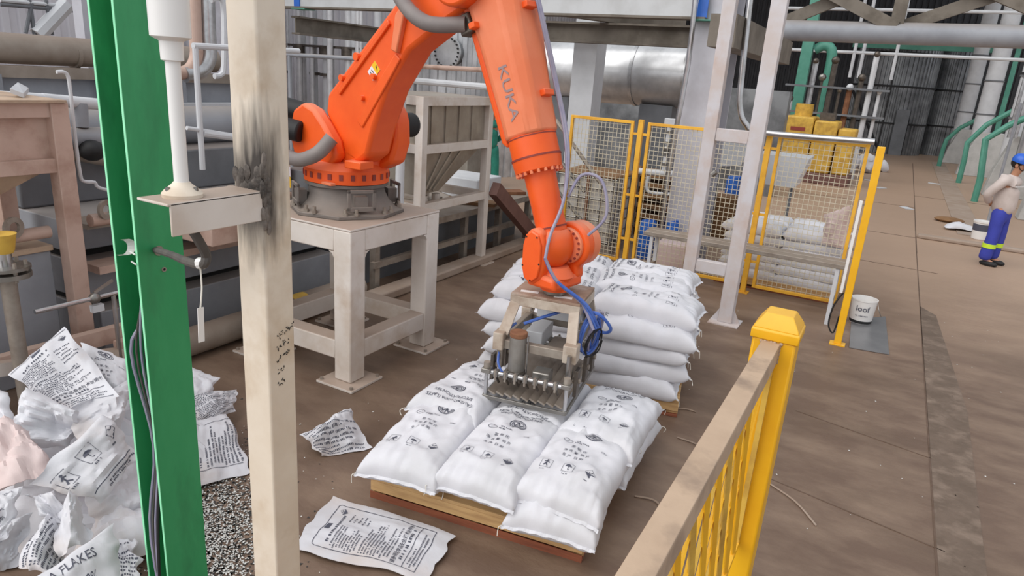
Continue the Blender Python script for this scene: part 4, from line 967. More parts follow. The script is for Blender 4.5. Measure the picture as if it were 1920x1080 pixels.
def drum(x, y, h, r, lab):
    t = thing('blue_drum', lab, 'drum', (x, y, 0), group='blue plastic drums')
    B().lathe([(r*.94, 0), (r, .03), (r, h*.33), (r*1.03, h*.35), (r, h*.37), (r, h*.66), (r*1.03, h*.68), (r, h*.7), (r, h*.94), (r*.9, h)], (x, y, 0), 24).build('shell', 'blue_plastic', t)
    B().cyl((x+r*.5, y, h), (x+r*.5, y, h+.03), .03, n=10).build('bung', 'blue_plastic', t)
drum(-2.95, 9.6, .55, .12, 'blue plastic drum left of the building column, behind the bench'); drum(-2.53, 9.36, .64, .085, 'blue plastic drum in front of the building column'); drum(-2.38, 12.5, 1.0, .16, 'taller blue drum seen through the white door frame')
t = thing('feed_hopper', 'light grey feed hopper with slanted side seen through the door frame', 'hopper', (-2.2, 11.3, 0))
B().prism([(-2.55, 10.95, 1.7), (-1.95, 10.95, 1.72), (-2.05, 10.95, 1.35), (-2.5, 10.95, 1.28)], (0, .7, 0)).build('bin', 'white_tank', t, bevel=.01)
for x in (-2.5, -2.0):
    for y in (11.0, 11.6): B().bar((x, y, 0), (x, y, 1.4), .05, .05).build('leg', 'grey_dark', t)
t = thing('side_bin', 'pale grey sheet bin on legs behind the rightmost fence panel', 'bin', (-1.5, 12.1, 0))
B().prism([(-2.0, 11.9, 1.5), (-1.2, 11.9, 1.5), (-1.35, 11.9, 1.0), (-1.9, 11.9, 1.0)], (0, .7, 0)).build('bin', 'white_tank', t, bevel=.01)
for x in (-1.85, -1.4): B().bar((x, 12, 0), (x, 12, 1.0), .05, .05).build('leg', 'grey_dark', t)
t = thing('yellow_machine', 'large mustard yellow machine housing in the background behind the fence', 'machine', (-2.2, 22.5, 0))
B().mm((-3.1, 22, .3), (-2.3, 23.4, 1.85)).build('housing', 'yellow_old', t, bevel=.05); B().mm((-2.27, 22, .3), (-1.65, 23.4, 1.78)).build('housing', 'yellow_old', t, bevel=.05)
B().mm((-1.62, 22.1, .3), (-1.15, 23.2, 1.6)).build('side_tank', 'yellow_old', t, bevel=.05); B().mm((-3.1, 21.95, 0), (-1.1, 23.45, .3)).build('base', 'redbrown', t, bevel=.02)
B().mm((-2.9, 21.985, 1.45), (-2.5, 22.0, 1.55)).build('badge', 'red_paint', t); B().cyl((-2.7, 22.7, 1.85), (-2.7, 22.7, 2.2), .25, n=16).build('stack', 'yellow_old', t); B().mm((-2.2, 22.3, 1.78), (-1.8, 22.8, 2.0)).build('gearbox', 'steel_dark', t)
for i, (x, y, s_) in enumerate(((1592, 322, .5), (1622, 324, .52), (1652, 322, .34))):
    c = atz(x, y); b = B(); b.ball((c.x, c.y, s_*.62), (s_*.6, s_*.5, s_*.66), 16, 12)
    for p in b.v: p.x += noise.noise(p*4)*.1; p.y += noise.noise(p*4+V((3, 0, 0)))*.1; p.z = max(0, p.z+noise.noise(p*5)*.1)
    one('bulk_bag', b, 'sack', ('white bulk bag on the far floor, left of its neighbour behind the fence', 'white bulk bag on the far floor, nearest the free-standing yellow post', 'low white plastic heap right of the free-standing yellow post')[i], 'bag', 'white bundles on the far floor')
one('paper_bale', B().mm((-2.62, 8.95, 0), (-2.2, 9.25, .42)), 'sack_pink', 'beige paper bale under the bench behind the fence', 'bale', bevel=.03)
one('rusty_crate', B().mm((-2.75, 11.85, 0), (-2.0, 12.25, .72)), 'crate', 'rusty brown crate seen through the white door frame', 'crate', bevel=.02)
# building column behind the fence and its conduit
t = thing('building_column', 'pale lavender steel building column behind the fence', 'column', (-2.42, 9.75, 0))
for y in (9.5, 9.98): B().mm((-2.68, y, 0), (-2.16, y+.02, 7)).build('flange', 'lavender', t)
B().mm((-2.43, 9.52, 0), (-2.41, 9.98, 7)).build('web', 'lavender', t)
one('silver_conduit', B().tube([aty(1308, -50, 9.3), aty(1290, 120, 9.3), aty(1252, 330, 9.3), V((aty(1240, 440, 9.3).x, 9.3, .0))], .035, 10, 3), 'steel_tube', 'thin silver conduit running down left of the building column', 'conduit')
t = thing('grey_box_column', 'pale box column in front of the large clad duct', 'column', (-4.7, 10.9, 0))
B().mm((-4.9, 10.7, 0), (-4.5, 10.71, 6)).build('face_plate', 'white_tank', t); B().mm((-4.9, 10.71, 0), (-4.5, 11.1, 6)).build('shaft', 'white_tank', t)
# overhead mezzanine beams
t = thing('mezzanine_beam', 'long white overhead beam with blue and green bands, top of the picture', 'beam', (-6.5, 9.5, 3.2))
B().mm((-11.5, 9.42, 3.3), (-2.5, 9.46, 3.62)).build('web', 'beam_white', t); B().mm((-11.5, 9.36, 3.28), (-2.5, 9.6, 3.31)).build('bottom_flange', 'beam_dirty', t)
for x in (-9.75, -5.35, -2.62): B().mm((x, 9.4, 3.3), (x+.13, 9.42, 3.6)).build('blue_band', 'blue_plastic', t); B().mm((x-.02, 9.35, 3.265), (x+.3, 9.61, 3.282)).build('green_band', 'teal', t)
for i, (x0, x1, y, z) in enumerate(((-6.0, -2.7, 10.4, 2.98),)):
    t = thing('cross_beam', 'dirty grey overhead beam right of the forearm', 'beam', ((x0+x1)/2, y, z), group='dirty overhead beams'); 
    B().mm((x0, y-.1, z), (x1, y+.1, z+.03)).build('flange', 'beam_dirty', t); B().mm((x0, y-.012, z+.03), (x1, y+.012, z+.27)).build('web', 'beam_dirty', t); B().mm((x0, y-.1, z+.27), (x1, y+.1, z+.3)).build('flange', 'beam_dirty', t)
t = thing('cross_beam', 'dirty brown overhead beam receding left of the robot arm', 'beam', (-9.95, 11.5, 2.85), group='dirty overhead beams')
B().mm((-10.05, 9.62, 2.86), (-9.85, 13.5, 2.89)).build('flange', 'beam_dirty', t); B().mm((-9.965, 9.62, 2.89), (-9.935, 13.5, 3.14)).build('web', 'beam_dirty', t); B().mm((-10.05, 9.62, 3.14), (-9.85, 13.5, 3.17)).build('flange', 'beam_dirty', t)
t = thing('knee_brace', 'slanting dark brace under the overhead beams right of the forearm', 'beam', (-3.9, 10, 3.0)); B().bar((-4.6, 9.62, 3.4), (-3.5, 11.8, 3.4), .15, .22).build('bar', 'beam_dirty', t)
t = thing('grey_girder', 'grey overhead girder between building column and door frame', 'beam', (-2, 9.2, 3.0)); B().mm((-2.15, 8.3, 2.9), (-1.85, 12.5, 3.25)).build('box', 'beam_dirty', t)
t = thing('truss_girder', 'grey round-chord truss girder crossing above the aisle', 'truss', (1.5, 15, 3.5))
B().cyl((-2.6, 15, 3.62), (8.5, 15, 3.68), .19, n=20).build('bottom_chord', 'grey_paint', t)
B().bar((-2.6, 15.0, 4.95), (8.5, 15.0, 4.95), .3, .3).build('top_chord', 'beam_dirty', t)
for x0, x1 in ((-.5, -2.9), (-2.6, -.2), (-.5, 2.2), (2.3, -.4), (2.3, 5.0), (5.1, 2.4)):
    B().bar((x0, 15+(.1 if x0 < x1 else -.1), 3.72), (x1, 15+(.1 if x0 < x1 else -.1), 4.85), .22, .1, (0, 1, 0)).build('diagonal', 'beam_dirty', t)
for x in (-.5, 2.3): B().mm((x-.11, 14.9, 3.5), (x+.11, 15.1, 4.9)).build('vertical', 'beam_dirty', t)
# large clad duct, clad tank with manhole, pipe bundle
t = thing('clad_duct', 'large aluminium-clad horizontal duct behind the forearm', 'duct', (-5, 12.3, 2.0))
B().cyl((-6.45, 12.5, 2.57), (-3.1, 12.5, 2.63), .55, n=36).build('cladding', 'cladding', t)
for k in range(4): B().cyl((-6.3+k*.95, 12.5, 2.575+k*.015), (-6.24+k*.95, 12.5, 2.575+k*.015), .565, n=36).build('band', 'pipe_silver', t)
for x in (-5.9, -3.9): B().mm((x-.3, 12.2, 0), (x+.3, 12.8, 2.1)).build('saddle', 'grey_dark', t)
def ribtank(b, cx, cy, r, z0, z1, n, d=.03):
    lo = []
    for z in (z0, z1):
        l = []
        for k in range(n*4):
            a = 2*math.pi*(k//4+(0, .4, .5, .9)[k % 4])/n; rr = r+(d if k % 4 > 1 else 0); l.append(V((cx+rr*math.cos(a), cy+rr*math.sin(a), z)))
        lo.append(l)
    return b.loft(lo)
t = thing('clad_tank', 'ribbed silver clad vessel with bolted round manhole behind the robot', 'tank', (-9.9, 15.6, 0))
ribtank(B(), -9.9, 15.6, 1.7, 0, 6.5, 46, .05).build('shell', 'cladding', t)
c = aty(840, 98, 13.8); B().cyl(c, c+V((0, .4, 0)), .3, n=32).build('manhole_neck', 'cladding_dark', t); mh = B().cyl(c, c+V((0, -.05, 0)), .36, n=36).build('manhole_cover', 'cladding', t)
for k in range(22):
    a = 2*math.pi*k/22; B().cyl(c+V((.32*math.cos(a), -.05, .32*math.sin(a))), c+V((.32*math.cos(a), -.08, .32*math.sin(a))), .022, n=6).build('cover_bolt', 'black', mh)
for i, (p, q, r, m_, lab) in enumerate((((735, 122), (925, 132), .05, 'pink_cream', 'thin cream pipe crossing in front of the clad vessel'), ((760, 150), (935, 165), .07, 'white_tank', 'white pipe rail below the cream pipe behind the robot'), ((735, 185), (960, 205), .06, 'beam_white', 'white channel above the stainless hopper'))):
    t = thing('cross_pipe', lab, 'pipe', V((aty(*p, 12.6).x, 12.6, 0)), group='pipes behind the robot'); B().cyl(aty(*p, 12.6), aty(*q, 12.6), r, n=10).build('pipe', m_, t)
    c_ = aty(*p, 12.6)+V((.15+.12*i, 0, 0)); B().cyl((c_.x, c_.y, 0), c_, .03, n=8).build('support', 'grey_dark', t)
t = thing('pipe_bundle', 'bundle of vertical silver pipes left of the robot arm', 'pipes', (-13, 14, 0))
random.seed(4)
for k in range(18):
    x = -15.2+k*.2; r = random.choice((.04, .06, .08, .1)); y = 14+random.uniform(-.3, .3)
    p_ = B().cyl((x, y, 0), (x, y, 6.5), r, n=12).build('pipe', random.choice(('pipe_bright', 'white_tank', 'pipe_bright', 'pipe_silver')), t)
    if k % 4 == 1: B().cyl((x, y, 2.5), (x, y, 2.8), r*1.9, n=12).build('valve', 'steel_dark', p_)
    if k % 3 == 0: B().cyl((x, y, 2.05), (x, y, 2.12), r*1.8, n=12).build('flange', 'steel_dark', p_)
B().mm((-15.3, 13.8, 2.75), (-11.7, 14.2, 2.8)).build('pipe_rack', 'steel_dark', t)
one('dark_backdrop_frame', B().mm((-16, 17.8, 0), (-2.5, 18.2, 2.5)), 'cladding_dark', 'low grey sheet partition behind the vessels', 'partition')
one('grey_wall_panel', B().mm((-15.6, 11.6, 0), (-13.3, 12.0, 6)), 'lavender', 'plain grey panel left of the pipe bundle', 'panel')
t = thing('grey_pipe_rail', 'grey horizontal pipe rail left of the upper arm', 'pipe', aty(535, 102, 9.0)); a, b_ = aty(535, 102, 9.0), aty(700, 112, 9.0); B().cyl(a, b_, .035, n=10).build('rail', 'grey_paint', t); B().cyl((a.x+.1, a.y, 0), (a.x+.1, a.y, a.z), .035, n=8).build('support', 'grey_paint', t)
# ------------------------------------------------------------------ stainless hopper stand behind the pedestal
t = thing('stainless_hopper', 'stainless bin with sloping chute on a square-tube stand behind the pedestal', 'hopper', (-5.1, 7, 0))
hy0, hy1, hx0, hx1 = 6.25, 7.65, -5.55, -4.6
for x in (hx0, hx1):
    for y in (hy0, hy1):
        B().mm((x-.05, y-.05, .01), (x+.05, y+.05, 2.15)).build('leg', 'cream_paint', t, bevel=.006); B().mm((x-.14, y-.14, 0), (x+.14, y+.14, .012)).build('foot_plate', 'cream_paint', t)
for z in (1.58, .92, 2.1):
    for x in (hx0, hx1): B().mm((x-.045, hy0+.05, z-.05), (x+.045, hy1-.05, z+.05)).build('rail', 'cream_paint', t, bevel=.004)
    for y in (hy0, hy1): B().mm((hx0+.05, y-.045, z-.05), (hx1-.05, y+.045, z+.05)).build('rail', 'cream_paint', t, bevel=.004)
B().mm((hx0+.02, hy0+.03, 1.62), (hx1-.02, hy1-.03, 2.15)).build('bin', 'stainless', t)
def rct(x0, x1, y0, y1, z): return [V((x0, y0, z)), V((x1, y0, z)), V((x1, y1, z)), V((x0, y1, z))]
B().loft([rct(hx0+.02, hx1-.02, hy0+.03, hy1-.1, 1.55), rct(hx0+.3, hx1-.1, hy0+.05, hy0+.5, 1.05)]).build('chute', 'stainless', t)
for k in range(4): B().bar((hx1-.015, 6.45+.28*k, 1.62), (hx1-.015, 6.45+.28*k, 2.12), .02, .02).build('stiffener', 'stainless', t)
for k in range(3): B().bar((hx1-.02, 6.7+.2*k, 1.53), (hx1-.08, 6.45+.08*k, 1.08), .02, .02).build('stiffener', 'stainless', t)
for y in (6.6, 6.85): B().cyl((-4.8, y, .3), (-4.8, y, 1.0), .05, n=10).build('outlet_pipe', 'cream_paint', t)
one('brown_brace', B().bar((-4.5, 7.75, 1.0), (-4.5, 9.1, .09), .12, .18, (0, 0, 1)), 'redbrown', 'dark red-brown channel leaning down to the floor beside the hopper stand', 'beam')
one('white_standpipe', B().cyl((-4.75, 6.08, .9), (-4.75, 6.08, 2.6), .05, n=12), 'white_tank', 'white upright pipe left of the hopper stand', 'pipe')
t = thing('junk_platform', 'low dirty steel platform with scrap beneath the stainless hopper', 'platform', (-5.4, 7.6, 0))
B().mm((-6.4, 5.7, .62), (-4.75, 9.6, .7)).build('deck', 'steel_worn', t); B().mm((-6.3, 5.7, 0), (-5.1, 9.5, .62)).build('dark_base', 'grey_dark', t)
for k in range(5): B().mm((-4.85, 5.7+.9*k, 0), (-4.77, 5.78+.9*k, .62)).build('leg', 'steel_worn', t)
B().mm((-4.8, 5.65, .3), (-4.74, 9.5, .37)).build('front_rail', 'steel_worn', t)
for k, (x, y, s_, rz, m_, lab) in enumerate(((-5.0, 8.0, .3, .3, 'crate', 'brown scrap board on the platform below the stainless hopper'), (-5.5, 8.4, .28, -.5, 'white_tank', 'white scrap board on the platform behind the brown brace'), (-5.1, 9.1, .25, .9, 'rust', 'rusty scrap plate at the far end of the platform'), (-5.8, 7.7, .33, .1, 'steel_worn', 'grey scrap plate deep on the platform'))):
    one('scrap_board', B().box((x, y, .725), (s_*2.4, s_, .04), rz=rz), m_, lab, 'board', 'scrap boards on the platform')
for k, (x, y, z, m_) in enumerate(((-5.6, 8.8, .95, 'white_tank'), (-6.3, 9.6, 1.3, 'stainless'), (-6.9, 8.6, 1.5, 'grey_paint'))):
    one('machine_box', B().mm((x-.4, y-.35, .7 if k == 0 else 0), (x+.4, y+.35, z)), m_, ('white sheet-metal box on the dirty platform', 'stainless box behind the dirty platform', 'grey cabinet behind the dirty platform')[k], 'box', bevel=.02)
one('concrete_kerb', B().mm((-4.72, 5.2, 0), (-4.5, 9.0, .1)), 'floor_pale', 'low concrete kerb in front of the dirty platform', 'kerb', bevel=.02)
# ------------------------------------------------------------------ long trough machine behind the pedestal and left plant
t = thing('trough_machine', 'long grey trough machine with dark slots behind the pedestal and posts', 'machine', (-5.6, 4, 0))
B().mm((-6.4, 2.95, 0), (-5.25, 5.55, .42)).build('lower_body', 'grey_paint', t, bevel=.01)
B().mm((-6.5, 2.95, .47), (-5.4, 5.55, .78)).build('middle_body', 'grey_paint', t, bevel=.01)
B().mm((-6.4, 2.98, .41), (-5.45, 5.5, .48)).build('slot', 'black_gap', t); B().mm((-6.6, 2.95, .84), (-5.6, 5.55, 1.1)).build('upper_body', 'grey_paint', t, bevel=.01)
B().mm((-6.5, 2.98, .77), (-5.65, 5.5, .85)).build('slot', 'black_gap', t)
B().mm((-5.42, 2.95, .74), (-5.2, 5.55, .8)).build('ledge', 'pink_cream', t); B().mm((-5.6, 2.95, 1.08), (-5.3, 5.55, 1.12)).build('ledge', 'steel_worn', t)
B().cyl((-5.25, 2.95, 1.16), (-5.25, 5.5, 1.16), .05, n=12).build('side_pipe', 'pink_cream', t)
B().mm((-6.9, 2.95, 1.1), (-6.2, 5.55, 1.5)).build('back_trough', 'grey_dark', t, bevel=.02)
B().cyl((-6.7, 2.95, 1.68), (-6.7, 5.55, 1.68), .2, n=20).build('drum_pipe', 'grey_paint', t)
for y in (3.05, 3.35, 4.2): B().lathe([(.04, -.012), (.075, -.012), (.075, .012), (.04, .012), (.04, -.012)], (-5.2, y, 1.24), 16, (1, .3, 0), False).build('lifting_eye', 'steel_worn', t)
t = thing('settling_tank', 'grey steel tank with dusty brown lid under the cream hopper', 'tank', (-5.6, 2.0, 0))
B().mm((-5.95, 1.34, .0), (-5.28, 2.66, .98)).build('body', 'grey_paint', t, bevel=.01); B().mm((-5.97, 1.33, .98), (-5.26, 2.67, 1.02)).build('lid', 'rail_paint', t, bevel=.004); B().cyl((-5.27, 1.35, 1.12), (-5.27, 2.66, 1.12), .045, n=12).build('pipe', 'pink_cream', t)
B().lathe([(.04, -.012), (.075, -.012), (.075, .012), (.04, .012), (.04, -.012)], (-5.2, 2.4, 1.2), 16, (1, .3, 0), False).build('lifting_eye', 'steel_worn', t)
one('floor_pipe', B().cyl((-4.83, 2.9, .13), (-4.83, 5.5, .13), .12, n=20), 'pipe_dirty', 'dusty brown pipe lying on the floor behind the pedestal', 'pipe')
one('yellow_tape', B().cyl((-4.83, 4.52, .13), (-4.83, 4.7, .13), .123, n=20), 'yellow_old', 'band of yellow tape around the dusty floor pipe', 'tape')
one('pale_slab_box', B().mm((-5.2, 3.55, .95), (-4.65, 4.5, 1.12)), 'pink_cream', 'pale dusty box ledge seen between the green column and the near post', 'box', bevel=.01)
# cream hopper frame at left
t = thing('cream_hopper', 'pinkish cream hopper in a welded frame at the left edge', 'hopper', (-5.4, 2.2, 0))
B().mm((-5.24, 2.7, 0), (-5.12, 2.82, 2.04)).build('leg', 'pink_cream', t, bevel=.006); B().mm((-6.1, 2.7, 0), (-5.98, 2.82, 2.04)).build('leg', 'pink_cream', t, bevel=.006)
B().mm((-5.24, 1.2, 0), (-5.12, 1.32, 2.04)).build('leg', 'pink_cream', t, bevel=.006)
for z in (1.94, 1.56): B().mm((-5.22, 1.3, z), (-5.14, 2.72, z+.1)).build('rail', 'pink_cream', t, bevel=.004); B().mm((-6.0, 2.72, z), (-5.22, 2.8, z+.1)).build('rail', 'pink_cream', t, bevel=.004)
B().mm((-6.02, 1.3, 1.6), (-5.2, 2.72, 2.0)).build('bin', 'pink_cream', t)
B().mm((-6.05, 1.25, 2.04), (-5.1, 2.8, 2.06)).build('rim', 'rail_paint', t)
B().loft([rct(-6.0, -5.2, 1.3, 2.68, 1.58), rct(-5.75, -5.4, 1.4, 2.0, 1.2)]).build('funnel', 'rail_paint', t)
one('white_drip_tray', B().prism([(-5.9, 2.9, 2.1), (-5.3, 2.55, 2.09), (-5.28, 2.62, 2.06), (-5.9, 2.97, 2.06)], (0, 0, .03)), 'white_tank', 'thin white angle lying across the cream hopper corner', 'angle')
t = thing('flange_valve', 'flanged valve with yellow head on a stand pipe at the left edge', 'valve', (-4.6, 2.06, 0))
B().cyl((-4.6, 2.05, 0), (-4.6, 2.05, 1.05), .045, n=14).build('stand_pipe', 'steel_worn', t); B().cyl((-4.6, 2.05, 1.05), (-4.6, 2.05, 1.08), .13, n=20).build('flange', 'steel', t); B().cyl((-4.6, 2.05, 1.1), (-4.6, 2.05, 1.12), .13, n=20).build('flange', 'steel', t)
B().cyl((-4.6, 2.05, 1.12), (-4.6, 2.05, 1.22), .04, n=12).build('stem', 'steel_tube', t); B().lathe([(.05, 0), (.06, .02), (.075, .1), (.08, .12)], (-4.6, 2.05, 1.2), 20).build('yellow_head', 'yellow_old', t)
for k in range(6): a = k*1.047; B().cyl((-4.6+.1*math.cos(a), 2.05+.1*math.sin(a), 1.03), (-4.6+.1*math.cos(a), 2.05+.1*math.sin(a), 1.15), .012, n=6).build('bolt', 'steel_worn', t)
t = thing('pipe_stand', 'low cream angle-iron stand with slanted brace behind the sack heap', 'stand', (-4.9, 2.2, 0))
B().bar((-4.72, 1.5, .52), (-4.72, 3.1, .2), .06, .09).build('slanted_brace', 'cream_paint', t); B().bar((-5.0, 1.4, .35), (-4.85, 3.0, .38), .07, .12).build('floor_beam', 'pink_cream', t)
for y in (1.6, 2.9): B().mm((-5.0, y, 0), (-4.9, y+.08, .36)).build('leg', 'pink_cream', t)
B().mm((-4.78, 3.0, 0), (-4.68, 3.1, .28)).build('leg', 'pink_cream', t)
B().mm((-4.78, 2.75, 0), (-4.7, 2.83, .36)).build('leg', 'pink_cream', t)
t = thing('ball_valve', 'small ball valve with lever on a thin pipe left of the green column', 'valve', (-4.9, 3.2, .8))
a, b_ = atx(65, 585, -4.7), atx(225, 548, -4.7); B().cyl(a, b_, .016, n=10).build('pipe', 'steel_tube', t); m_ = a.lerp(b_, .68); B().ball(m_, .04, 10, 8).build('body', 'steel', t); B().mm(m_+V((-.02, -.03, -.1)), m_+V((.02, .05, -.05))).build('tag_plate', 'white_tank', t); B().cyl(V((b_.x, b_.y-.05, 0)), V((b_.x, b_.y-.05, b_.z)), .016, n=8).build('stand', 'steel_tube', t); B().bar(m_+V((0, 0, .04)), m_+V((0, .14, .1)), .012, .02).build('lever', 'steel_tube', t)
pts = [atx(106, 135, -5.3), atx(122, 136, -5.3), atx(130, 155, -5.3), atx(139, 240, -5.3), atx(150, 325, -5.3), atx(158, 340, -5.3), atx(178, 342, -5.3), atx(186, 352, -5.3), atx(235, 365, -5.3)]
one('thin_conduit', B().tube(pts, .013, 8, 3), 'white_tank', 'thin white conduit bending down beside the cream hopper', 'conduit')
# pipes at upper left
t = thing('insulated_pipe', 'thick dusty insulated pipe running along the upper left', 'pipe', (-8, 4, 2))
z = atx(80, 98, -8).z; B().cyl((-8, -1, z+.02), (-8, 6.3, z+.02), .15, n=24).build('insulation', 'pipe_dirty', t)
for k in range(3): B().cyl((-8, .5+2*k, z), (-8, .54+2*k, z), .156, n=24).build('band', 'pipe_dirty', t)
t = thing('pipe_rack_beam', 'long dusty steel beam below the insulated pipe', 'beam', (-7.8, 4, 1.8))
z = atx(80, 133, -7.8).z; B().mm((-7.95, -1, z-.07), (-7.7, 6.4, z+.04)).build('top_channel', 'pipe_dirty', t); z = atx(80, 165, -7.8).z; B().mm((-7.85, -1, z-.14), (-7.8, 6.4, z+.13)).build('web', 'grey_paint', t); B().mm((-7.9, -1, z-.18), (-7.6, 6.4, z-.14)).build('bottom_flange', 'white_tank', t)
for k in range(4): B().mm((-7.8, 2.6+k*1.0, z-.14), (-7.68, 2.64+k*1.0, z+.13)).build('stiffener', 'grey_paint', t)
for i, (x0, y0, r) in enumerate(((385, -60, .09), (362, -60, .07))):
    pts = [atx(x0, y0, -7), atx(x0+4, 60, -7), atx(x0+6, 105, -7), atx(x0-8, 132, -7), atx(x0-40, 140, -7)]
    one('elbow_pipe', B().tube(pts, r, 14, 5), ('pipe_silver', 'pink_cream')[i], ('silver pipe with an elbow between green column and near post', 'cream pipe with an elbow between green column and near post')[i], 'pipe', 'elbow pipes at left')
pts = [atx(395, 0, -6.6), atx(418, 5, -6.6), atx(420, 120, -6.6), atx(414, 140, -6.6), atx(402, 143, -6.6)]
one('thin_elbow_pipe', B().tube(pts, .03, 8, 4), 'white_tank', 'thin white looped pipe behind the near post', 'pipe')
t = thing('guard_rail', 'white tube guard rail with upright between green column and near post', 'railing', (-6, 4.6, 1.2))
B().cyl(atx(362, 86, -6), atx(560, 96, -6), .03, n=10).build('rail', 'white_tank', t); B().cyl(atx(366, 88, -6), atx(380, 318, -6), .028, n=10).build('upright', 'white_tank', t); B().cyl(atx(350, 240, -6), atx(450, 256, -6), .02, n=10).build('mid_rail', 'white_tank', t); B().cyl(atx(380, 250, -6), atx(440, 258, -6), .035, n=10).build('lower_rail', 'white_tank', t)
for i, (a, b_, r, m_, lab) in enumerate((((0, 178), (120, 186), .035, 'white_tank', 'white pipe above the cream hopper rim'), ((80, 186), (190, 196), .05, 'white_tank', 'white pipe stub above the cream hopper right end'), ((115, 285), (250, 312), .05, 'steel_worn', 'grey pipe sloping behind the thin conduit'), ((150, 193), (152, 238), .06, 'grey_paint', 'grey vertical pipe stub right of the cream hopper'), ((120, 258), (200, 258), .09, 'grey_paint', 'stout grey pipe behind the thin conduit'))):
    one('plant_pipe', B().cyl(atx(*a, -6.1), atx(*b_, -6.1), r, n=12), m_, lab, 'pipe', 'pipes in the left plant')
one('black_valve', B().ball(atx(172, 282, -6), (.12, .1, .09), 10, 8), 'black', 'round black valve behind the thin conduit at left', 'valve')
t = thing('roof_brace_truss', 'thin dark truss rods before the corrugated wall, upper left', 'truss', (-12, 6, 2.6))
for a, b_, r, m_ in (((0, 8), (160, 22), .03, 'grey_dark'), ((55, 0), (65, 66), .03, 'grey_dark'), ((60, 5), (48, 62), .03, 'grey_dark'), ((86, 0), (98, 66), .03, 'grey_dark'), ((125, 8), (70, 66), .12, 'white_tank'), ((0, 0), (130, 12), .03, 'white_tank')): B().cyl(atx(*a, -12), atx(*b_, -12), r, n=8).build('rod', m_, t)
_y = atx(158, 40, -9.3).y
one('pale_column', B().mm((-9.4, _y-.07, 0), (-9.2, _y+.09, 7)), 'lavender', 'pale column just left of the green column top', 'column')
# ------------------------------------------------------------------ far hall on the right
for i, (cx_, cy_, r, h, lab) in enumerate(((-.9, 40, 1.75, 5.6, 'big ribbed dark silver storage tank at the far end of the aisle'), (1.55, 42, 1.2, 5.4, 'smaller ribbed dark storage tank right of the big one'))):
    t = thing('storage_tank', lab, 'tank', (cx_, cy_, 0), group='ribbed storage tanks'); ribtank(B(), cx_, cy_, r, 0, h, 56 if i == 0 else 40, .05).build('shell', 'cladding_dark', t)
    for z in (1.4, 3.1, 4.6): B().lathe([(r+.05, z), (r+.09, z), (r+.09, z+.08), (r+.05, z+.08)], (cx_, cy_, 0), 40, capb=False).build('band', 'black', t)
    B().lathe([(r+.05, h), (r+.12, h), (r+.12, h+.15), (0.2, h+.5)], (cx_, cy_, 0), 40).build('roof_cap', 'grey_dark', t)
    if i == 0: B().mm((cx_+.45, cy_-1.86, 0), (cx_+1.0, cy_-1.7, 2.1)).build('door', 'grey_dark', t); B().bar((cx_-1.6, cy_-2.2, 2.8), (cx_+.2, cy_-3.5, .05), .08, .1).build('ladder_stringer', 'black', t); B().bar((cx_-.05, cy_-1.85, 0), (cx_-.05, cy_-1.85, 5.3), .06, .06).build('vertical_seam', 'black', t)
one('green_gallery_beam', B().mm((-2.9, 37.6, 4.75), (3.0, 37.8, 4.95)), 'teal', 'green gallery beam above the far storage tanks', 'beam')
for i, (x, y) in enumerate(((2.0, 37.6), (2.3, 31.9), (2.7, 25.5), (3.1, 20.9))):
    lab = ('farthest', 'third', 'second', 'nearest')[i]+' tall pale column tank on the right of the aisle'
    t = thing('column_tank', lab, 'tank', (x+.2, y, 0), group='column tanks on the right')
    B().cyl((x+.25, y, 0), (x+.25, y, 8), .3, n=22).build('shell', 'white_tank', t)
    for z in (2.2, 3.4, 4.6): B().cyl((x+.25, y, z), (x+.25, y, z+.05), .33, n=22).build('band', 'grey_dark', t)
    B().bar((x+.75, y+.2, 0), (x+.75, y+.2, 8), .16, .16).build('green_post', 'teal', t)
for i, (x, y, w, h) in enumerate(((2.38, 24.4, 1.6, 1.75), (2.02, 30.8, 1.2, 1.6), (1.75, 36.5, 1.0, 1.5), (2.75, 19.8, 2.0, 2.0))):
    one('white_saddle', B().prism([(x, y, 0), (x+w, y, 0), (x+w, y, h), (x+.42, y, h), (x+.12, y, h*.45)], (0, .5, 0)), 'concrete', ('white slanted concrete saddle, second from the worker', 'white slanted concrete saddle, third from the worker', 'white slanted concrete saddle, farthest down the aisle', 'white slanted concrete saddle right behind the worker')[i], 'saddle', 'concrete saddles', bevel=.02)
for i, (ps, Y) in enumerate((([(1808, 300), (1814, 268), (1850, 234), (1905, 205)], 27.5), ([(1838, 335), (1848, 262), (1890, 236), (1960, 205)], 22.5), ([(1768, 280), (1775, 262), (1800, 240), (1830, 225)], 34))):
    one('green_pipe', B().tube([V((aty(*ps[0], Y).x, Y, 0))]+[aty(*p, Y) for p in ps], .085, 10, 1), 'teal', ('green bent pipe rail along the saddles, middle one', 'green bent pipe rail nearest the worker', 'green bent pipe rail farthest away')[i], 'pipe', 'green pipe rails')
one('silver_pipe_set', B().cyl((2.75, 22.5, .0), (2.75, 22.5, 7), .06, n=10), 'pipe_silver', 'single silver riser between the nearest column tanks', 'pipe')
t = thing('riser_pipes', 'row of thin bright riser pipes on the right', 'pipes', (2.9, 24, 0))
for k in range(4): B().cyl((2.62+.16*k, 24.2, 1.7), (2.62+.16*k, 24.2, 7), .045, n=8).build('pipe', 'pipe_silver', t)
B().mm((2.5, 24.1, 3.4), (3.3, 24.3, 3.46)).build('clamp_rail', 'black', t)
one('thin_grey_pole', B().cyl(V((aty(1872, 345, 18).x, 18, 0)), V((aty(1872, 345, 18).x, 18, 2.6)), .03, n=8), 'grey_paint', 'thin grey pole left of the worker', 'pole')
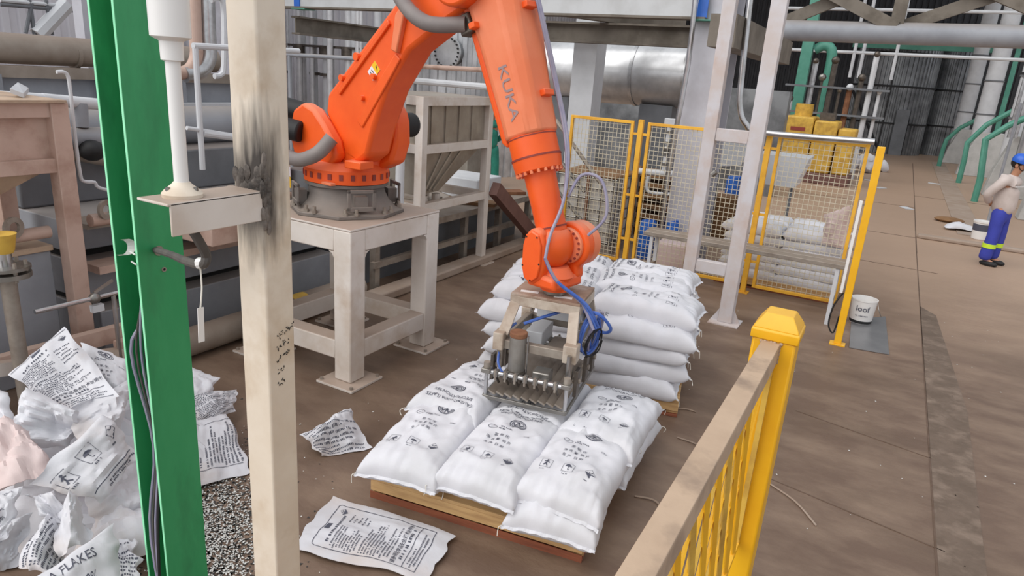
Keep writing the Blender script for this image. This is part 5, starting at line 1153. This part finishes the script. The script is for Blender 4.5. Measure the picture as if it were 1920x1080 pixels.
for i, (x, y) in enumerate(((-3.3, 25.6), (-2.55, 25.8))):
    t = thing('green_pipe_column', ('thick green column left of the green down pipe', 'green down pipe with a bend at the top in the background')[i], 'pipe', (x, y, 0))
    if i == 0: B().mm((x-.17, y-.17, 0), (x+.17, y+.17, 8)).build('shaft', 'teal', t)
    else: B().tube([(x-.55, y, 3.9), (x-.25, y, 4.03), (x, y, 3.78), (x, y, 2.6), (x, y, 0)], .16, 12, 4).build('pipe', 'teal', t)
t = thing('white_pipe_rack', 'white pipe rack frame high in the far hall', 'rack', (0, 30, 4))
for x in (-2.2, -1.9, -.8): B().cyl((x, 30, 3.2), (x, 30, 7), .06, n=8).build('upright', 'white_tank', t)
for z in (4.1, 5.6, 6.1): B().cyl((-5, 30, z), (3.5, 30, z), .06, n=8).build('rail', 'white_tank', t)
t = thing('process_skid', 'cluttered process skid of silver pipes and valves left of the far tanks', 'machinery', (-2.2, 24.5, 0))
random.seed(13)
for k in range(10): x = -3.4+.28*k; z = random.uniform(1.8, 3.8); B().cyl((x, 24.5, 0), (x, 24.5, z), random.uniform(.04, .1), n=8).build('pipe', random.choice(('pipe_silver', 'white_tank', 'steel_dark', 'rust')), t); B().ball((x, 24.45, z), random.uniform(.06, .13), 8, 6).build('valve', random.choice(('steel', 'white_tank', 'steel_dark')), t)
for z in (1.9, 2.7): B().mm((-3.6, 24.3, z), (-.6, 24.5, z+.06)).build('shelf', 'grey_dark', t)
# debris beside the worker
c = atz(1800, 432); bag('empty_sack', [c+V((-.3, -.2, .04)), c+V((.3, -.15, .05)), c+V((.28, .2, .08)), c+V((-.25, .2, .05))], 'white plastic sheet scrap lying left of the worker', 81, .06, .05, None, 'sack', group=None)
c = atz(1835, 448); t = thing('white_pail', 'white pail with dark splashes left of the worker', 'bucket', c)
B().lathe([(.13, 0), (.14, .01), (.155, .32), (.165, .33), (.165, .36), (.15, .36), (.14, .3), (.12, .02)], c, 24).build('pail', 'white_plastic', t)
B().lathe([(.148, .17), (.157, .3)], c+V((0, 0, 0)), 24, capb=False).build('dark_splash', 'ink', t)
one('brown_sack', B().ball(atz(1780, 412, .05), (.3, .22, .06), 12, 6), 'crate', 'flat brown sack on the floor beyond the plastic scrap', 'sack')
c = atz(1915, 400)+V((0, -1.2, 0)); t = thing('blue_pail', 'blue pail at the right frame edge behind the worker', 'bucket', c+V((.25, 0, 0))); B().lathe([(.2, 0), (.24, .5), (.25, .52), (.22, .5), (.18, .03)], c+V((.25, 0, 0)), 24).build('pail', 'blue_plastic', t)
for i, (x, y) in enumerate(((1632, 338), (1650, 352), (1700, 390), (1752, 344))):
    p = atz(x, y, .01); one('paper_scrap', B().box(p, (.35, .2, .012), rz=i), 'white_tank', ('long white scrap right of the fence end', 'small white scrap right of the fence end', 'white scrap in the middle of the aisle', 'white scrap far down the aisle')[i], 'scrap', 'paper scraps')
# ------------------------------------------------------------------ people
def skinned(name, nodes, edges, m, parent, sub=2):
    keys = list(nodes); me = bpy.data.meshes.new(name); me.from_pydata([nodes[k][0] for k in keys], [(keys.index(a), keys.index(b)) for a, b in edges], [])
    o = bpy.data.objects.new(name, me); COL.objects.link(o); me.materials.append(MATS[m])
    md = o.modifiers.new('skin', 'SKIN'); md.use_smooth_shade = True
    bpy.context.view_layer.objects.active = o
    lay = o.data.skin_vertices[0].data
    for i, k in enumerate(keys):
        r = nodes[k][1]; lay[i].radius = r if isinstance(r, tuple) else (r, r); lay[i].use_root = (i == 0)
    s = o.modifiers.new('subdivision', 'SUBSURF'); s.levels = sub; s.render_levels = sub
    o.parent = parent; return o
def person(label, loc, rz, jacket, trousers, helm, scale=1., band=True):
    """local: faces +x, left side +y; hands behind the back, head bowed"""
    t = thing('person', label, 'person', loc, rz); t.scale = (scale,)*3
    hip = (0, 0, .93); 
    # body: skin shows at head, neck and hands
    nb = {'hip': ((0, 0, .95), .1), 'chest': ((0, 0, 1.28), .1), 'neck': ((.02, 0, 1.47), .055), 'head0': ((.05, 0, 1.54), .065), 'head1': ((.075, 0, 1.62), (.085, .075)), 'head2': ((.07, 0, 1.7), .07)}
    ed = [('hip', 'chest'), ('chest', 'neck'), ('neck', 'head0'), ('head0', 'head1'), ('head1', 'head2')]
    for s, k in ((1, 'l'), (-1, 'r')):
        nb.update({k+'sh': ((0, s*.17, 1.38), .05), k+'el': ((-.17, s*.25, 1.13), .04), k+'wr': ((-.17, s*.07, .98), .03), k+'pa': ((-.175, s*.02, .96), (.035, .022)), k+'hp': ((0, s*.09, .9), .07), k+'kn': ((.02, s*.11, .5), .05), k+'an': ((-.02, s*.12, .1), .04), k+'to': ((.13, s*.13, .04), .035)})
        ed += [('chest', k+'sh'), (k+'sh', k+'el'), (k+'el', k+'wr'), (k+'wr', k+'pa'), ('hip', k+'hp'), (k+'hp', k+'kn'), (k+'kn', k+'an'), (k+'an', k+'to')]
        for f_ in range(5):
            a = V(nb[k+'pa'][0])+V((.012*(f_-2), -s*.02, -.005 if f_ else .02)); e = a+V((.004*(f_-2), -s*(.05+.006*(f_ % 3)), -.02)); 
            nb[k+'f%d' % f_] = (tuple(a), .01); nb[k+'g%d' % f_] = (tuple(e), .008); ed += [(k+'pa', k+'f%d' % f_), (k+'f%d' % f_, k+'g%d' % f_)]
    skinned('body', nb, ed, 'skin', t)
    # face and hair
    fc = B().ball((.155, 0, 1.62), (.022, .014, .025), 8, 6).build('nose', 'skin', t, local=True)
    for s in (-1, 1):
        B().ball((.135, s*.032, 1.655), (.014, .014, .009), 8, 6).build('eye', 'hair', t, local=True); B().ball((.05, s*.085, 1.625), (.025, .012, .035), 8, 6).build('ear', 'skin', t, local=True)
    B().ball((.145, 0, 1.575), (.014, .028, .007), 8, 5).build('mouth', 'red_paint', t, local=True)
    B().ball((.035, 0, 1.665), (.105, .095, .095), 16, 10).build('hair', 'hair', t, local=True)
    nj = {'w': ((0, 0, .8), (.165, .205)), 'b': ((-.01, 0, 1.1), (.155, .18)), 'c': ((0, 0, 1.3), (.15, .2)), 'u': ((.0, 0, 1.42), (.1, .13)), 'n': ((.02, 0, 1.49), .075)}
    ej = [('w', 'b'), ('b', 'c'), ('c', 'u'), ('u', 'n')]
    for s, k in ((1, 'l'), (-1, 'r')):
        nj.update({k+'s': ((-.01, s*.2, 1.385), .085), k+'m': ((-.1, s*.245, 1.25), .075), k+'e': ((-.18, s*.26, 1.13), .07), k+'w': ((-.19, s*.1, .99), .052)}); ej += [('u', k+'s'), (k+'s', k+'m'), (k+'m', k+'e'), (k+'e', k+'w')]
    jk = skinned('jacket', nj, ej, jacket, t)
    nt_ = {'w': ((0, 0, .97), (.12, .155)), 'c': ((0, 0, .84), (.12, .16))}; et = [('w', 'c')]
    for s, k in ((1, 'l'), (-1, 'r')):
        nt_.update({k+'h': ((0, s*.1, .76), .105), k+'k': ((.015, s*.12, .48), .095), k+'m': ((-.005, s*.125, .28), .096), k+'a': ((-.02, s*.13, .07), .1)}); et += [('c', k+'h'), (k+'h', k+'k'), (k+'k', k+'m'), (k+'m', k+'a')]
    tr = skinned('trousers', nt_, et, trousers, t)
    for s in (-1, 1):
        if band: B().rings([(-.004, s*.124, .29), (.0, s*.123, .36)], .1, 20).build('reflective_band', 'reflective', t, local=True)
        sh = B().ball((.06, s*.13, .035), (.14, .055, .05), 14, 8)
        for p in sh.v: p.z = max(0, p.z)
        sh.build('shoe', 'black', t, local=True)
    if band: B().mm((.135, -.14, 1.295), (.15, -.02, 1.315)).build('chest_stripe', 'reflective_grey', t, local=True); B().mm((.135, .02, 1.295), (.15, .14, 1.315)).build('chest_stripe', 'reflective_grey', t, local=True)
    h = B().lathe([(.125, 0), (.128, .03), (.118, .08), (.085, .12), (.03, .138), (.001, .14)], (0, 0, 0), 24); b_ = B().box((.13, 0, .008), (.1, .17, .012))
    h.add(b_.v, b_.f); q = Matrix.Rotation(R(14), 3, 'Y')
    for p in h.v: p.xyz = (q @ p)+V((.055, 0, 1.675))
    hm = h.build('hard_hat', helm, t, local=True)
    B().tube([(.06, .1, 1.69), (.1, .07, 1.58), (.12, 0, 1.55), (.1, -.07, 1.58), (.06, -.1, 1.69)], .006, 6, 4).build('chin_strap', 'hair', t, local=True)
    return t
wp = atz(1862, 497)
person('worker in pale jacket, blue trousers and blue hard hat standing at the right edge', (wp.x-.08, wp.y, 0), R(-28), 'jacket', 'trousers', 'helmet')
_pp = V((0, 0, CH))+_ray(922, 245)*(15/F)
person('distant worker in a teal coat behind the robot forearm', (_pp.x, _pp.y, 0), R(-60), 'teal_coat', 'teal_coat', 'helmet', 1.0, False)
